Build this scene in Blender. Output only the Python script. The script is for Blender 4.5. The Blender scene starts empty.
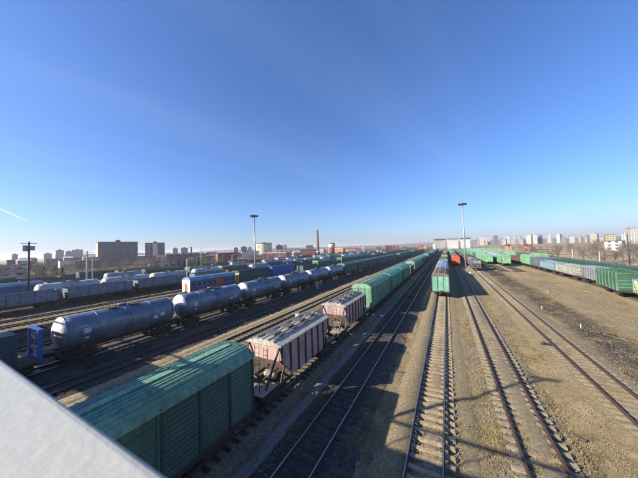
import bpy, math, random
import numpy as np
from mathutils import Vector, Matrix
random.seed(7); np.random.seed(7)
S = bpy.context.scene
COL = S.collection
R_ = math.radians

# ------------------------------------------------------------------ camera, sky, sun, exposure
FPX, PW, PH, HC = 240.0, 638, 478, 10.4          # focal length in photo pixels, camera height over the rail heads
TH, PSI, RHO = R_(2.254), R_(27.914), R_(2.0)    # pitch up, heading left of the tracks, roll
FW = Vector((-math.sin(PSI)*math.cos(TH), math.cos(PSI)*math.cos(TH), math.sin(TH)))
_r0 = Vector((math.cos(PSI), math.sin(PSI), 0)); _u0 = _r0.cross(FW)
RT = _r0*math.cos(RHO) - _u0*math.sin(RHO); UP = _u0*math.cos(RHO) + _r0*math.sin(RHO)
cam = bpy.data.cameras.new('camera'); camo = bpy.data.objects.new('camera', cam); COL.objects.link(camo)
M = Matrix.Identity(4)
for i in range(3):
    M[i][0] = RT[i]; M[i][1] = UP[i]; M[i][2] = -FW[i]
M[2][3] = HC
camo.matrix_world = M
cam.sensor_width = 36; cam.lens = 36*FPX/PW; cam.clip_start = 0.03; cam.clip_end = 60000
S.camera = camo; cam.dof.use_dof = True; cam.dof.focus_distance = 45; cam.dof.aperture_fstop = 2.6
S.render.resolution_x, S.render.resolution_y = 1024, 767

SUN_EL, SUN_AZ = R_(25.3), R_(226)               # azimuth clockwise from +Y (track direction): behind the camera, to the left
w = bpy.data.worlds.new('World'); S.world = w; w.use_nodes = True
nt = w.node_tree; nt.nodes.clear()
sky = nt.nodes.new('ShaderNodeTexSky'); sky.sky_type = 'NISHITA'; sky.sun_disc = False
sky.sun_elevation = SUN_EL; sky.sun_rotation = SUN_AZ; sky.altitude = 0; sky.air_density = 1.2; sky.dust_density = 0.7; sky.ozone_density = 10.0
bg = nt.nodes.new('ShaderNodeBackground'); bg.inputs[1].default_value = 0.09
wo = nt.nodes.new('ShaderNodeOutputWorld')
tint = nt.nodes.new('ShaderNodeMix'); tint.data_type = 'RGBA'; tint.blend_type = 'MULTIPLY'; tint.inputs[0].default_value = 1; tint.inputs[7].default_value = (1.03, .945, 1.04, 1)   # the camera's white balance
nt.links.new(sky.outputs[0], tint.inputs[6]); 
# faint cirrus bands: parallel streaks on a high layer, lying along the heading of the horizon's middle
tcw = nt.nodes.new('ShaderNodeTexCoord'); sxw = nt.nodes.new('ShaderNodeSeparateXYZ'); nt.links.new(tcw.outputs['Generated'], sxw.inputs[0])
def mth(op, a, b):
    n = nt.nodes.new('ShaderNodeMath'); n.operation = op
    for k, q in enumerate((a, b)):
        if hasattr(q, 'is_output'): nt.links.new(q, n.inputs[k])
        else: n.inputs[k].default_value = q
    return n.outputs[0]
zc_ = mth('ADD', mth('MAXIMUM', sxw.outputs[2], 0.0), .1); px_, py_ = mth('DIVIDE', sxw.outputs[0], zc_), mth('DIVIDE', sxw.outputs[1], zc_); ha = R_(-14)
ca_ = mth('SUBTRACT', mth('MULTIPLY', px_, math.cos(ha)), mth('MULTIPLY', py_, math.sin(ha)*-1)); al_ = mth('ADD', mth('MULTIPLY', px_, math.sin(ha)), mth('MULTIPLY', py_, math.cos(ha)))
cvw = nt.nodes.new('ShaderNodeCombineXYZ'); nt.links.new(mth('MULTIPLY', ca_, 1.5), cvw.inputs[0]); nt.links.new(mth('MULTIPLY', al_, .16), cvw.inputs[1])
nzw = nt.nodes.new('ShaderNodeTexNoise'); nzw.inputs['Scale'].default_value = 1.0; nzw.inputs['Detail'].default_value = 5; nzw.inputs['Roughness'].default_value = .55; nt.links.new(cvw.outputs[0], nzw.inputs['Vector'])
rmw = nt.nodes.new('ShaderNodeMapRange'); rmw.interpolation_type = 'SMOOTHSTEP'; rmw.inputs[1].default_value = .45; rmw.inputs[2].default_value = .8; rmw.inputs[4].default_value = .11; nt.links.new(nzw.outputs['Fac'], rmw.inputs[0])
cirrus = nt.nodes.new('ShaderNodeMix'); cirrus.data_type = 'RGBA'; nt.links.new(rmw.outputs[0], cirrus.inputs[0]); nt.links.new(tint.outputs[2], cirrus.inputs[6]); cirrus.inputs[7].default_value = (2.6, 3.4, 4.6, 1)
nt.links.new(cirrus.outputs[2], bg.inputs[0]); nt.links.new(bg.outputs[0], wo.inputs[0])
sl = bpy.data.lights.new('sun', 'SUN'); sl.energy = 5.0; sl.angle = R_(0.5); sl.color = (1.0, 0.91, 0.77)
so = bpy.data.objects.new('sun', sl); COL.objects.link(so)
sd = Vector((math.sin(SUN_AZ)*math.cos(SUN_EL), math.cos(SUN_AZ)*math.cos(SUN_EL), math.sin(SUN_EL)))
so.rotation_euler = sd.to_track_quat('Z', 'Y').to_euler(); so.location = (0, -40, 60)
S.view_settings.view_transform = 'Standard'; S.view_settings.look = 'None'
S.view_settings.exposure = 1.15; S.view_settings.gamma = 1; S.view_settings.use_curve_mapping = False

def ray(u, v): return FW*FPX + RT*(u-PW/2) + UP*(PH/2-v)
def at_depth(u, v, D):                            # the point on a pixel's ray at horizontal distance D
    d = ray(u, v); t = D/math.hypot(d.x, d.y); return Vector((d.x*t, d.y*t, HC+d.z*t))
HAZE = True
GZ = -0.36                                        # ground level under the rail heads (rail heads are z = 0)

# ------------------------------------------------------------------ materials
def lin(r, g, b):
    f = lambda c: (c/255/12.92) if c/255 <= .04045 else ((c/255+.055)/1.055)**2.4
    return (f(r), f(g), f(b), 1)
def nd(t, kind, **kw):
    n = t.nodes.new(kind)
    for k, v in kw.items(): setattr(n, k, v)
    return n
def mixc(t, fac, a, b, blend='MIX'):
    m = nd(t, 'ShaderNodeMix', data_type='RGBA', blend_type=blend)
    for sock, val in ((m.inputs[0], fac), (m.inputs[6], a), (m.inputs[7], b)):
        if hasattr(val, 'is_output'): t.links.new(val, sock)
        else: sock.default_value = val
    return m.outputs[2]
def ramp(t, fac, a, b, ca=(0,0,0,1), cb=(1,1,1,1)):
    r = nd(t, 'ShaderNodeValToRGB'); r.color_ramp.elements[0].position = a; r.color_ramp.elements[1].position = b
    r.color_ramp.elements[0].color = ca; r.color_ramp.elements[1].color = cb
    t.links.new(fac, r.inputs[0]); return r.outputs[0]
def noise(t, vec, scale, detail=4, rough=.55):
    n = nd(t, 'ShaderNodeTexNoise'); n.inputs['Scale'].default_value = scale; n.inputs['Detail'].default_value = detail; n.inputs['Roughness'].default_value = rough
    t.links.new(vec, n.inputs['Vector']); return n.outputs['Fac']
def vmul(t, vec, s):
    n = nd(t, 'ShaderNodeVectorMath', operation='MULTIPLY'); n.inputs[1].default_value = s; t.links.new(vec, n.inputs[0]); return n.outputs[0]

def paint_group():
    g = bpy.data.node_groups.new('paint', 'ShaderNodeTree')
    for nm, ty in (('Color', 'NodeSocketColor'), ('Rust', 'NodeSocketFloat'), ('Rough', 'NodeSocketFloat'), ('Metal', 'NodeSocketFloat')):
        g.interface.new_socket(nm, in_out='INPUT', socket_type=ty)
    g.interface.new_socket('BSDF', in_out='OUTPUT', socket_type='NodeSocketShader')
    gi = nd(g, 'NodeGroupInput'); go = nd(g, 'NodeGroupOutput')
    tc = nd(g, 'ShaderNodeTexCoord'); oi = nd(g, 'ShaderNodeObjectInfo')
    ge = nd(g, 'ShaderNodeNewGeometry')
    vec = vmul(g, ge.outputs['Position'], (1, 1, 1))
    big = noise(g, vec, .55, 5); fine = noise(g, vec, 9, 4); streak = noise(g, vmul(g, vec, (3.5, 3.5, .35)), 1.6, 5, .65)
    c1 = mixc(g, ramp(g, big, .3, .75, (.62,.62,.62,1), (1.12,1.1,1.06,1)), (0,0,0,1), (1,1,1,1))
    col = mixc(g, 1.0, gi.outputs['Color'], c1, 'MULTIPLY')
    # faded, chalky patches
    col = mixc(g, ramp(g, fine, .52, .78, (0,0,0,1), (.28,.28,.28,1)), col, (.34,.33,.31,1))
    # grime and rust that follow rain streaks
    col = mixc(g, ramp(g, streak, .42, .75, (0,0,0,1), (.7,.7,.7,1)), col, (.055,.047,.04,1))
    add = nd(g, 'ShaderNodeMath', operation='ADD'); g.links.new(noise(g, vec, 1.9, 8, .7), add.inputs[0]); g.links.new(gi.outputs['Rust'], add.inputs[1])
    rmask = ramp(g, add.outputs[0], .66, .76)
    col = mixc(g, rmask, col, mixc(g, fine, (.07,.03,.016,1), (.2,.085,.04,1)))
    b = nd(g, 'ShaderNodeBsdfPrincipled'); g.links.new(col, b.inputs['Base Color'])
    g.links.new(gi.outputs['Rough'], b.inputs['Roughness']); g.links.new(gi.outputs['Metal'], b.inputs['Metallic'])
    bp = nd(g, 'ShaderNodeBump'); bp.inputs['Strength'].default_value = .12; bp.inputs['Distance'].default_value = .02
    g.links.new(fine, bp.inputs['Height']); g.links.new(bp.outputs[0], b.inputs['Normal'])
    g.links.new(b.outputs[0], go.inputs[0]); return g
PG = paint_group(); MATS = {}
def paint(name, rgb, rust=0.0, rough=.6, metal=0.0):
    if name in MATS: return MATS[name]
    m = bpy.data.materials.new(name); m.use_nodes = True; t = m.node_tree; t.nodes.clear()
    g = nd(t, 'ShaderNodeGroup'); g.node_tree = PG
    g.inputs['Color'].default_value = lin(*rgb); g.inputs['Rust'].default_value = rust; g.inputs['Rough'].default_value = rough; g.inputs['Metal'].default_value = metal
    o = nd(t, 'ShaderNodeOutputMaterial'); t.links.new(g.outputs[0], o.inputs[0]); MATS[name] = m; return m
def simple(name, rgb, rough=.8, metal=0.0, var=.25, scale=3.0, bump=.0, rgb2=None, bscale=None):
    if name in MATS: return MATS[name]
    m = bpy.data.materials.new(name); m.use_nodes = True; t = m.node_tree; b = t.nodes['Principled BSDF']
    tc = nd(t, 'ShaderNodeNewGeometry'); n = noise(t, tc.outputs['Position'], scale, 6, .6)
    a = lin(*rgb); bcol = lin(*rgb2) if rgb2 else tuple(min(1, x*(1-var)) for x in a[:3])+(1,)
    t.links.new(mixc(t, ramp(t, n, .35, .65), a, bcol), b.inputs['Base Color'])
    b.inputs['Roughness'].default_value = rough; b.inputs['Metallic'].default_value = metal
    if bump:
        bp = nd(t, 'ShaderNodeBump'); bp.inputs['Strength'].default_value = bump; bp.inputs['Distance'].default_value = .03
        t.links.new(noise(t, tc.outputs['Position'], bscale or scale*4, 5, .6), bp.inputs['Height']); t.links.new(bp.outputs[0], b.inputs['Normal'])
    MATS[name] = m; return m

def ground_material():
    m = bpy.data.materials.new('yard_ground'); m.use_nodes = True; t = m.node_tree; b = t.nodes['Principled BSDF']
    ge = nd(t, 'ShaderNodeNewGeometry'); P = ge.outputs['Position']
    sx = nd(t, 'ShaderNodeSeparateXYZ'); t.links.new(P, sx.inputs[0]); X = sx.outputs[0]
    big = noise(t, vmul(t, P, (1, .35, 1)), .16, 6, .6); mid = noise(t, vmul(t, P, (1, .5, 1)), .9, 7, .65); fine = noise(t, P, 7, 6, .7); grit = noise(t, P, 17, 4, .75)
    straw = mixc(t, ramp(t, mid, .35, .68), lin(141,124,90), lin(176,156,117))
    gravel = mixc(t, ramp(t, fine, .35, .7), lin(112,102,82), lin(160,147,120))
    soil = mixc(t, ramp(t, fine, .3, .7), lin(66,59,50), lin(104,94,80))
    col = mixc(t, ramp(t, big, .43, .6), straw, gravel)
    col = mixc(t, ramp(t, noise(t, vmul(t, P, (1,.45,1)), .7, 9, .75), .52, .7), col, soil)
    def band(x0, x1, soft):
        wob = nd(t, 'ShaderNodeMath', operation='MULTIPLY_ADD'); t.links.new(big, wob.inputs[0]); wob.inputs[1].default_value = 5.0; t.links.new(X, wob.inputs[2])
        r = nd(t, 'ShaderNodeMapRange', interpolation_type='SMOOTHSTEP'); r.inputs[1].default_value = x0+2.5-soft; r.inputs[2].default_value = x0+2.5+soft; t.links.new(wob.outputs[0], r.inputs[0])
        r2 = nd(t, 'ShaderNodeMapRange', interpolation_type='SMOOTHSTEP'); r2.inputs[1].default_value = x1+2.5-soft; r2.inputs[2].default_value = x1+2.5+soft; r2.inputs[3].default_value = 1; r2.inputs[4].default_value = 0; t.links.new(wob.outputs[0], r2.inputs[0])
        mm = nd(t, 'ShaderNodeMath', operation='MULTIPLY'); t.links.new(r.outputs[0], mm.inputs[0]); t.links.new(r2.outputs[0], mm.inputs[1]); return mm.outputs[0]
    dark = mixc(t, ramp(t, mid, .4, .6), lin(62,55,49), lin(98,88,76))
    col = mixc(t, band(12.2, 16.6, 1.2), col, dark)                       # bed of a lifted track: cinders
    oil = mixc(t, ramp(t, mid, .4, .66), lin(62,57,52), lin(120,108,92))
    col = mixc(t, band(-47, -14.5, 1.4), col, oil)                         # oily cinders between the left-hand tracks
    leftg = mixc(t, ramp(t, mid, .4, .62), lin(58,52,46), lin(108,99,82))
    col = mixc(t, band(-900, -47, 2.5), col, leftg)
    col = mixc(t, 1.0, col, ramp(t, grit, .3, .7, (.5,.5,.48,1), (1.42,1.4,1.38,1)), 'MULTIPLY')
    t.links.new(col, b.inputs['Base Color']); b.inputs['Roughness'].default_value = .95; b.inputs['Specular IOR Level'].default_value = .1
    bp = nd(t, 'ShaderNodeBump'); bp.inputs['Strength'].default_value = 1.0; bp.inputs['Distance'].default_value = .11
    t.links.new(mixc(t, .5, fine, grit), bp.inputs['Height']); t.links.new(bp.outputs[0], b.inputs['Normal'])
    return m

# ------------------------------------------------------------------ mesh helpers
class MB:
    def __init__(s): s.v = []; s.f = []; s.sm = []
    def poly(s, pts, faces, smooth=False):
        o = len(s.v); s.v += [tuple(p) for p in pts]; s.f += [tuple(i+o for i in f) for f in faces]; s.sm += [smooth]*len(faces); return s
    def box(s, x0, x1, y0, y1, z0, z1):
        return s.poly([(x0,y0,z0),(x1,y0,z0),(x1,y1,z0),(x0,y1,z0),(x0,y0,z1),(x1,y0,z1),(x1,y1,z1),(x0,y1,z1)],
                      [(3,2,1,0),(4,5,6,7),(0,1,5,4),(1,2,6,5),(2,3,7,6),(3,0,4,7)])
    def bar(s, a, b, r, n=6, r2=None, smooth=True):
        a, b = Vector(a), Vector(b); d = (b-a).normalized(); r2 = r if r2 is None else r2
        u = d.orthogonal().normalized(); v = d.cross(u)
        pts = []
        for p, rr in ((a, r), (b, r2)):
            for k in range(n):
                q = p + (u*math.cos(2*math.pi*k/n) + v*math.sin(2*math.pi*k/n))*rr; pts.append(q)
        fs = [(k, (k+1) % n, n+(k+1) % n, n+k) for k in range(n)]
        s.poly(pts, fs, smooth); s.poly(pts, [tuple(range(n))[::-1], tuple(range(n, 2*n))]); return s
    def beam(s, a, b, w, h):                       # square beam between two points
        a, b = Vector(a), Vector(b); d = (b-a).normalized(); u = d.cross(Vector((0,0,1)))
        if u.length < 1e-3: u = Vector((1,0,0))
        u.normalize(); v = u.cross(d).normalized()
        pts = [p + u*sx*w/2 + v*sz*h/2 for p in (a, b) for sx, sz in ((-1,-1),(1,-1),(1,1),(-1,1))]
        return s.poly(pts, [(3,2,1,0),(4,5,6,7),(0,1,5,4),(1,2,6,5),(2,3,7,6),(3,0,4,7)])
    def extr(s, prof, y0, y1, caps=True, smooth=False):   # closed x-z profile (ccw seen from -y) along y
        n = len(prof); pts = [(x, y0, z) for x, z in prof] + [(x, y1, z) for x, z in prof]
        s.poly(pts, [(k, (k+1) % n, n+(k+1) % n, n+k) for k in range(n)], smooth)
        if caps: s.poly(pts, [tuple(range(n))[::-1], tuple(range(n, 2*n))])
        return s
    def extrx(s, prof, x0, x1):                    # closed y-z profile along x
        n = len(prof); pts = [(x0, y, z) for y, z in prof] + [(x1, y, z) for y, z in prof]
        return s.poly(pts, [(k, (k+1) % n, n+(k+1) % n, n+k) for k in range(n)] + [tuple(range(n))[::-1], tuple(range(n, 2*n))])
    def lathe(s, prof, n=24, c=(0,0,0), axis='z', smooth=True):   # prof: (r, t)
        pts = []; o = []
        for r, tt in prof:
            for k in range(n):
                a = 2*math.pi*k/n; p = (r*math.cos(a), r*math.sin(a), tt)
                if axis == 'y': p = (r*math.cos(a), tt, r*math.sin(a))
                if axis == 'x': p = (tt, r*math.cos(a), r*math.sin(a))
                pts.append((p[0]+c[0], p[1]+c[1], p[2]+c[2]))
        fs = [(i*n+k, i*n+(k+1) % n, (i+1)*n+(k+1) % n, (i+1)*n+k) for i in range(len(prof)-1) for k in range(n)]
        s.poly(pts, fs, smooth); L = (len(prof)-1)*n
        s.poly(pts, [tuple(range(n))[::-1], tuple(range(L, L+n))]); return s
    def mesh(s, name):
        me = bpy.data.meshes.new(name); me.from_pydata(s.v, [], s.f); me.polygons.foreach_set('use_smooth', s.sm)
        import bmesh
        b = bmesh.new(); b.from_mesh(me); bmesh.ops.remove_doubles(b, verts=b.verts, dist=1e-5); bmesh.ops.recalc_face_normals(b, faces=b.faces); b.to_mesh(me); b.free()
        me.materials.append(None); return me
def tag(o, label=None, cat=None, group=None, kind=None):
    for k, v in (('label', label), ('category', cat), ('group', group), ('kind', kind)):
        if v: o[k] = v
    return o
def put(name, me, mat, parent=None, loc=(0,0,0), rot=None):
    o = bpy.data.objects.new(name, me); COL.objects.link(o); o.location = loc
    if rot: o.rotation_euler = rot
    if parent: o.parent = parent
    if me is not None and mat is not None:
        if len(me.materials) == 0: me.materials.append(None)
        o.material_slots[0].link = 'OBJECT'; o.material_slots[0].material = mat
    return o
def empty(name, loc, rz=0):
    o = bpy.data.objects.new(name, None); COL.objects.link(o); o.location = loc; o.rotation_euler = (0,0,rz); o.empty_display_size = .3; return o
def raw_mesh(name, V, F, mat=None):
    me = bpy.data.meshes.new(name); V = np.asarray(V, dtype=np.float32); F = np.asarray(F, dtype=np.int32)
    me.vertices.add(len(V)); me.vertices.foreach_set('co', V.ravel()); k = F.shape[1]
    me.loops.add(F.size); me.loops.foreach_set('vertex_index', F.ravel()); me.polygons.add(len(F))
    me.polygons.foreach_set('loop_start', np.arange(0, F.size, k, dtype=np.int32)); me.update(calc_edges=True); me.validate(); me.materials.append(mat); return me
ORD = ['first','second','third','fourth','fifth','sixth','seventh','eighth','ninth','tenth','eleventh','twelfth','thirteenth','fourteenth','fifteenth','sixteenth','seventeenth','eighteenth','nineteenth']
def ordn(i):
    if i < 20: return ORD[i-1]
    t = {2:'twent',3:'thirt',4:'fort',5:'fift',6:'sixt',7:'sevent'}[i//10]
    return t+'ieth' if i % 10 == 0 else t+'y-'+ORD[i % 10-1]

# ------------------------------------------------------------------ ground
def axis(dense0, dense1, step, far):
    a = list(np.arange(dense0, dense1, step)); s = step; x = dense1
    while x < far: a.append(x); s *= 1.35; x += s
    a.append(far); s = step*1.35; x = dense0-s
    while x > -far: a.append(x); s *= 1.35; x -= s
    a.append(-far); return np.array(sorted(a))
def fbm(x, y, seed=0, octs=((.13, 1), (.37, .6), (1.1, .35), (2.3, .22))):
    r = np.zeros_like(x); rs = np.random.RandomState(seed)
    for f, a in octs:
        for _ in range(4):
            th = rs.rand()*6.28; ph = rs.rand()*6.28; ff = f*(.7+.6*rs.rand()); r += a*.5*np.sin((x*np.cos(th)+y*np.sin(th))*ff*6.28+ph)
    return r
gx, gy = axis(-16, 40, .4, 9000), axis(6, 90, .4, 9000)
XX, YY = np.meshgrid(gx, gy); ZZ = GZ + .035*fbm(XX, YY, 3)*np.exp(-((XX-8)/40)**2-((YY-30)/70)**2) - .03
nx, ny = len(gx), len(gy); I = np.arange(nx*ny).reshape(ny, nx)
F = np.stack([I[:-1,:-1], I[:-1,1:], I[1:,1:], I[1:,:-1]], -1).reshape(-1, 4)
GM = ground_material()
g = put('ground', raw_mesh('ground', np.stack([XX, YY, ZZ], -1).reshape(-1, 3), F, GM), GM); tag(g, kind='structure')

# ------------------------------------------------------------------ tracks
M_rust = simple('rail_rust', (74,52,40), .85, .0, .4, 14, .3)
M_steel = simple('rail_head_steel', (168,170,176), .28, .9, .2, 6)
M_dullsteel = simple('rail_head_dull', (92,72,58), .6, .35, .3, 9)
M_sleeper = simple('sleeper_concrete', (170,152,122), .95, 0, .4, 5, .5, (132,115,90))
M_sleeper_old = simple('sleeper_weathered', (154,140,116), .95, 0, .4, 4, .5, (126,112,92))
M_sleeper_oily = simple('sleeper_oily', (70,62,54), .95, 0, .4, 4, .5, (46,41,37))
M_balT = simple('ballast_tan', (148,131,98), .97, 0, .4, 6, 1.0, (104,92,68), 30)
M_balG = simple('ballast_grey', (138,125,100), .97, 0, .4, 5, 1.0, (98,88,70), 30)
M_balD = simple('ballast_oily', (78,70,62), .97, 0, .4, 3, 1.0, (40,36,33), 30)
PROF = {'low':  [(-2.7,-.5),(-1.7,-.16),(-.93,-.13),(-.72,-.31),(-.35,-.3),(0,-.21),(.35,-.2),(.72,-.23),(.9,-.32),(1.25,-.32),(1.8,-.2),(2.8,-.5)],
        'high': [(-2.7,-.5),(-1.6,-.3),(-1.0,-.27),(-.85,-.25),(-.68,-.33),(-.4,-.3),(-.1,-.18),(.5,-.17),(.72,-.22),(.88,-.35),(1.3,-.34),(1.7,-.3),(2.7,-.5)],
        'flat': [(-2.7,-.5),(-1.6,-.22),(-1.0,-.2),(-.7,-.21),(0,-.2),(.7,-.21),(1.0,-.2),(1.6,-.22),(2.7,-.5)]}
def rail_mesh(L):
    b = MB().extr([(-.065,-.165),(.065,-.165),(.065,-.15),(.012,-.13),(.012,-.045),(.034,-.036),(.034,-.008),(-.034,-.008),(-.034,-.036),(-.012,-.045),(-.012,-.13),(-.065,-.15)], 0, L)
    return b.mesh('rail')
def head_mesh(L): return MB().box(-.03, .03, 0, L, -.008, 0).mesh('rail_head')
RAILM = {}
SLEEP = MB().extr([(-1.35,-.33),(1.35,-.33),(1.35,-.19),(1.33,-.168),(.62,-.168),(.5,-.185),(-.5,-.185),(-.62,-.168),(-1.33,-.168),(-1.35,-.19)], -.125, .125).mesh('sleeper')
def track(X, Y0, Y1, label, style='flat', bal=M_balD, slp=M_sleeper_oily, head=M_steel, near=None, step=.65, seed=1):
    t = empty('railway_track', (X, Y0, 0)); tag(t, label, 'railway track', 'parallel tracks of the freight yard')
    L = Y1-Y0
    if L not in RAILM: RAILM[L] = (rail_mesh(L), head_mesh(L))
    for s in (-.797, .797):
        r = put('rail', RAILM[L][0], M_rust, t, (s, 0, 0)); put('rail_head', RAILM[L][1], head, r)
    ys = np.concatenate([np.arange(0, 110, .45), np.arange(110, L+8, 9.0)]); ys = ys[ys <= L]; pr = PROF[style]
    xs = np.array([p[0] for p in pr]); zs = np.array([p[1] for p in pr])
    A, B = np.meshgrid(xs, ys); rs = np.random.RandomState(seed)
    Z = np.tile(zs, (len(ys), 1)) + .02*fbm(A+X, B, seed) + rs.randn(*A.shape)*.009
    A = A + rs.randn(*A.shape)*.04*(np.abs(A) > 1.2); Z[:, 0] = Z[:, -1] = -.5
    k_ = (np.abs(A) < .92) & (np.abs(A) > .6); Z[k_] = np.minimum(Z[k_], -.172)
    n, m = len(xs), len(ys); I = np.arange(n*m).reshape(m, n); F = np.stack([I[:-1,:-1], I[:-1,1:], I[1:,1:], I[1:,:-1]], -1).reshape(-1, 4)
    put('ballast', raw_mesh('ballast', np.stack([A, B, Z], -1).reshape(-1, 3), F), bal, t)
    a, b = near if near else (0, 0); rest = MB(); y = max(0.3, 6.0-Y0)
    while y < min(L, 420):
        yy = y+Y0; dy = rs.uniform(-.03, .03); rz = rs.uniform(-.012, .012)
        if near and a <= yy <= b: put('sleeper', SLEEP, slp, t, (rs.uniform(-.03, .03), y+dy, rs.uniform(-.008, .0)), (0, rs.uniform(-.006,.006), rz))
        elif yy < 140 or int(y/step) % 2 == 0: rest.box(-1.35, 1.35, y+dy-.12, y+dy+.12, -.33, -.17)
        y += step
    if rest.v:
        o = put('sleepers', rest.mesh('sleepers'), slp, t); o['kind'] = 'stuff'
    return t
track(-1.44, -14, 900, 'straight empty track with pale sleepers running to the green wagon end in the middle', 'low', M_balT, M_sleeper, M_steel, (11, 53), seed=2)
track(3.56, -14, 900, 'track with two dark rusty rails just right of the pale-sleepered middle track', 'high', M_balG, M_sleeper_old, M_dullsteel, (12, 62), seed=3)
track(9.73, -14, 900, 'rightmost empty rusty track, crossing the dry grass towards the grey hopper', 'flat', M_balT, M_sleeper_old, M_dullsteel, (22, 75), seed=4)
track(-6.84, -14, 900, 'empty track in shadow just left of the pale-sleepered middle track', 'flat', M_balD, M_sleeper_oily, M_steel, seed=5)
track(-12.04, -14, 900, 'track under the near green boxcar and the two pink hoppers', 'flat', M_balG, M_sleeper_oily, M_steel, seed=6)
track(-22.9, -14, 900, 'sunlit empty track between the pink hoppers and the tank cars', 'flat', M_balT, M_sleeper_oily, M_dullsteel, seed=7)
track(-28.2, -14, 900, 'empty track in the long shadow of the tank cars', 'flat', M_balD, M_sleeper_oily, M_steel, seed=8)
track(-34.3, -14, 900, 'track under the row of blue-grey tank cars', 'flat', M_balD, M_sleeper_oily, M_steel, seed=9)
LX = {-44.3: 'empty track directly behind the tank cars', -49.6: 'second empty track behind the tank cars', -55.6: 'track under the blue coach behind the tank cars',
      -61.0: 'third empty track behind the tank cars', -66.3: 'fourth empty track behind the tank cars', -71.5: 'empty track just in front of the grey-blue gondola row',
      -77.0: 'track under the grey-blue gondola row on the left', -82.4: 'track under the dirty white tank cars on the left',
      -92.0: 'track under the pale-roofed blue wagons at far left', -104.0: 'track under the distant dark wagon row on the left', -113.0: 'track under a distant mixed train on the left', -122.0: 'track under the dark gondolas before the sheds on the left', -131.0: 'farthest track on the left, against the sheds'}
for k, (x, l) in enumerate(LX.items()): track(x, -14, 900, l, 'flat', M_balT if k in (0, 3, 4, 5) else M_balD, M_sleeper_oily, M_dullsteel, seed=20+k)
for k, (x, l) in enumerate({17.9: 'track under the left of the two light green boxcars', 22.7: 'track under the right of the two light green boxcars', 30.4: 'track under the mixed hopper and gondola row on the right',
      36.6: 'track under the dark gondola row behind the right-hand hoppers', 42.0: 'farthest right-hand track, beside the grassy bank'}.items()): track(x, 40 if x > 25 else 110, 900, l, 'flat', M_balT, M_sleeper_oily, M_dullsteel, seed=50+k)

t_ = track(26.4, 40, 71, 'short turnout track under the graffiti wagon at the right edge', 'flat', M_balT, M_sleeper_oily, M_dullsteel, seed=70); t_.rotation_euler = (0, 0, -.115); t_.location.z = .012
# ------------------------------------------------------------------ loose stones and dry grass
M_stone = simple('loose_stone', (140,128,106), .95, 0, .4, 4.0, 0, (74,67,58))
def stones(n, xr, yr, name, exclude=()):
    x = np.random.uniform(xr[0], xr[1], n); y = yr[0] + (yr[1]-yr[0])*np.random.rand(n)**1.8; s = .018+.04*np.random.rand(n)**2
    k = np.ones(n, bool)
    for c, hw in exclude: k &= np.abs(x-c) > hw
    x, y, s = x[k], y[k], s[k]; n = len(x)
    z = GZ + .035*fbm(x, y, 3)*np.exp(-((x-8)/40)**2-((y-30)/70)**2) - .02
    for c in (-12.04,-6.84,-1.44,3.56,9.73):
        d = np.abs(x-c); z = np.where(d < 2.7, np.maximum(z, np.interp(d, [0, 1.0, 1.7, 2.7], [-.24, -.2, -.25, -.5])), z)
    B = np.array([(1,0,0),(-1,0,0),(0,1,0),(0,-1,0),(0,0,1),(0,0,-1)], float); T = np.array([(0,2,4),(2,1,4),(1,3,4),(3,0,4),(2,0,5),(1,2,5),(3,1,5),(0,3,5)])
    V = B[None]*(s[:,None,None]*(.6+.8*np.random.rand(n, 6, 1))); V[:,:,2] *= .8
    a = np.random.rand(n)*6.28; c, si = np.cos(a)[:,None], np.sin(a)[:,None]; vx = V[:,:,0]*c-V[:,:,1]*si; vy = V[:,:,0]*si+V[:,:,1]*c
    V = np.stack([vx+x[:,None], vy+y[:,None], V[:,:,2]+z[:,None]], -1).reshape(-1, 3); F = (T[None]+6*np.arange(n)[:,None,None]).reshape(-1, 3)
    o = put(name, raw_mesh(name, V, F), M_stone); return tag(o, 'loose pale stones scattered between the tracks', 'gravel', kind='stuff')
stones(62000, (-14, 13), (9, 60), 'gravel'); stones(26000, (11, 28), (22, 75), 'gravel')
def grass(n, name, label, mat, zones, h=(.03, .12)):
    xs = []; ys = []
    for x0, x1, y0, y1, wgt in zones:
        k = int(n*wgt); x = np.random.uniform(x0, x1, k*3); y = y0+(y1-y0)*np.random.rand(k*3)**1.6
        m = fbm(x, y, 11, ((.07, .6), (.25, .9), (.8, 1.0))) + np.random.randn(len(x))*.7 > .1; xs.append(x[m][:k]); ys.append(y[m][:k])
    x = np.concatenate(xs); y = np.concatenate(ys); k = 6; x = np.repeat(x, k)+np.random.randn(len(x)*k)*.06; y = np.repeat(y, k)+np.random.randn(len(y)*k)*.06; n = len(x)
    z = np.full(n, GZ-.06)
    for c in (-12.04,-6.84,-1.44,3.56,9.73):
        d = np.abs(x-c); z = np.where(d < 2.7, np.maximum(z, np.interp(d, [0, 1.0, 1.7, 2.7], [-.24, -.22, -.28, -.5])), z)
    hh = np.random.uniform(h[0], h[1], n); a = np.random.rand(n)*6.28; ln = np.random.rand(n)*2.6*hh; b = np.random.rand(n)*6.28; wd = .008+.012*np.random.rand(n)
    p = np.stack([x, y, z], -1); side = np.stack([np.cos(a)*wd, np.sin(a)*wd, 0*a], -1); tip = p+np.stack([np.cos(b)*ln, np.sin(b)*ln, hh], -1)
    V = np.stack([p-side, p+side, tip], 1).reshape(-1, 3); F = np.arange(3*n).reshape(-1, 3)
    o = put(name, raw_mesh(name, V, F), mat); return tag(o, label, 'grass', kind='stuff')
M_straw = simple('dry_grass', (160,142,102), .9, 0, .4, 1.6, 0, (112,101,70))
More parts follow.
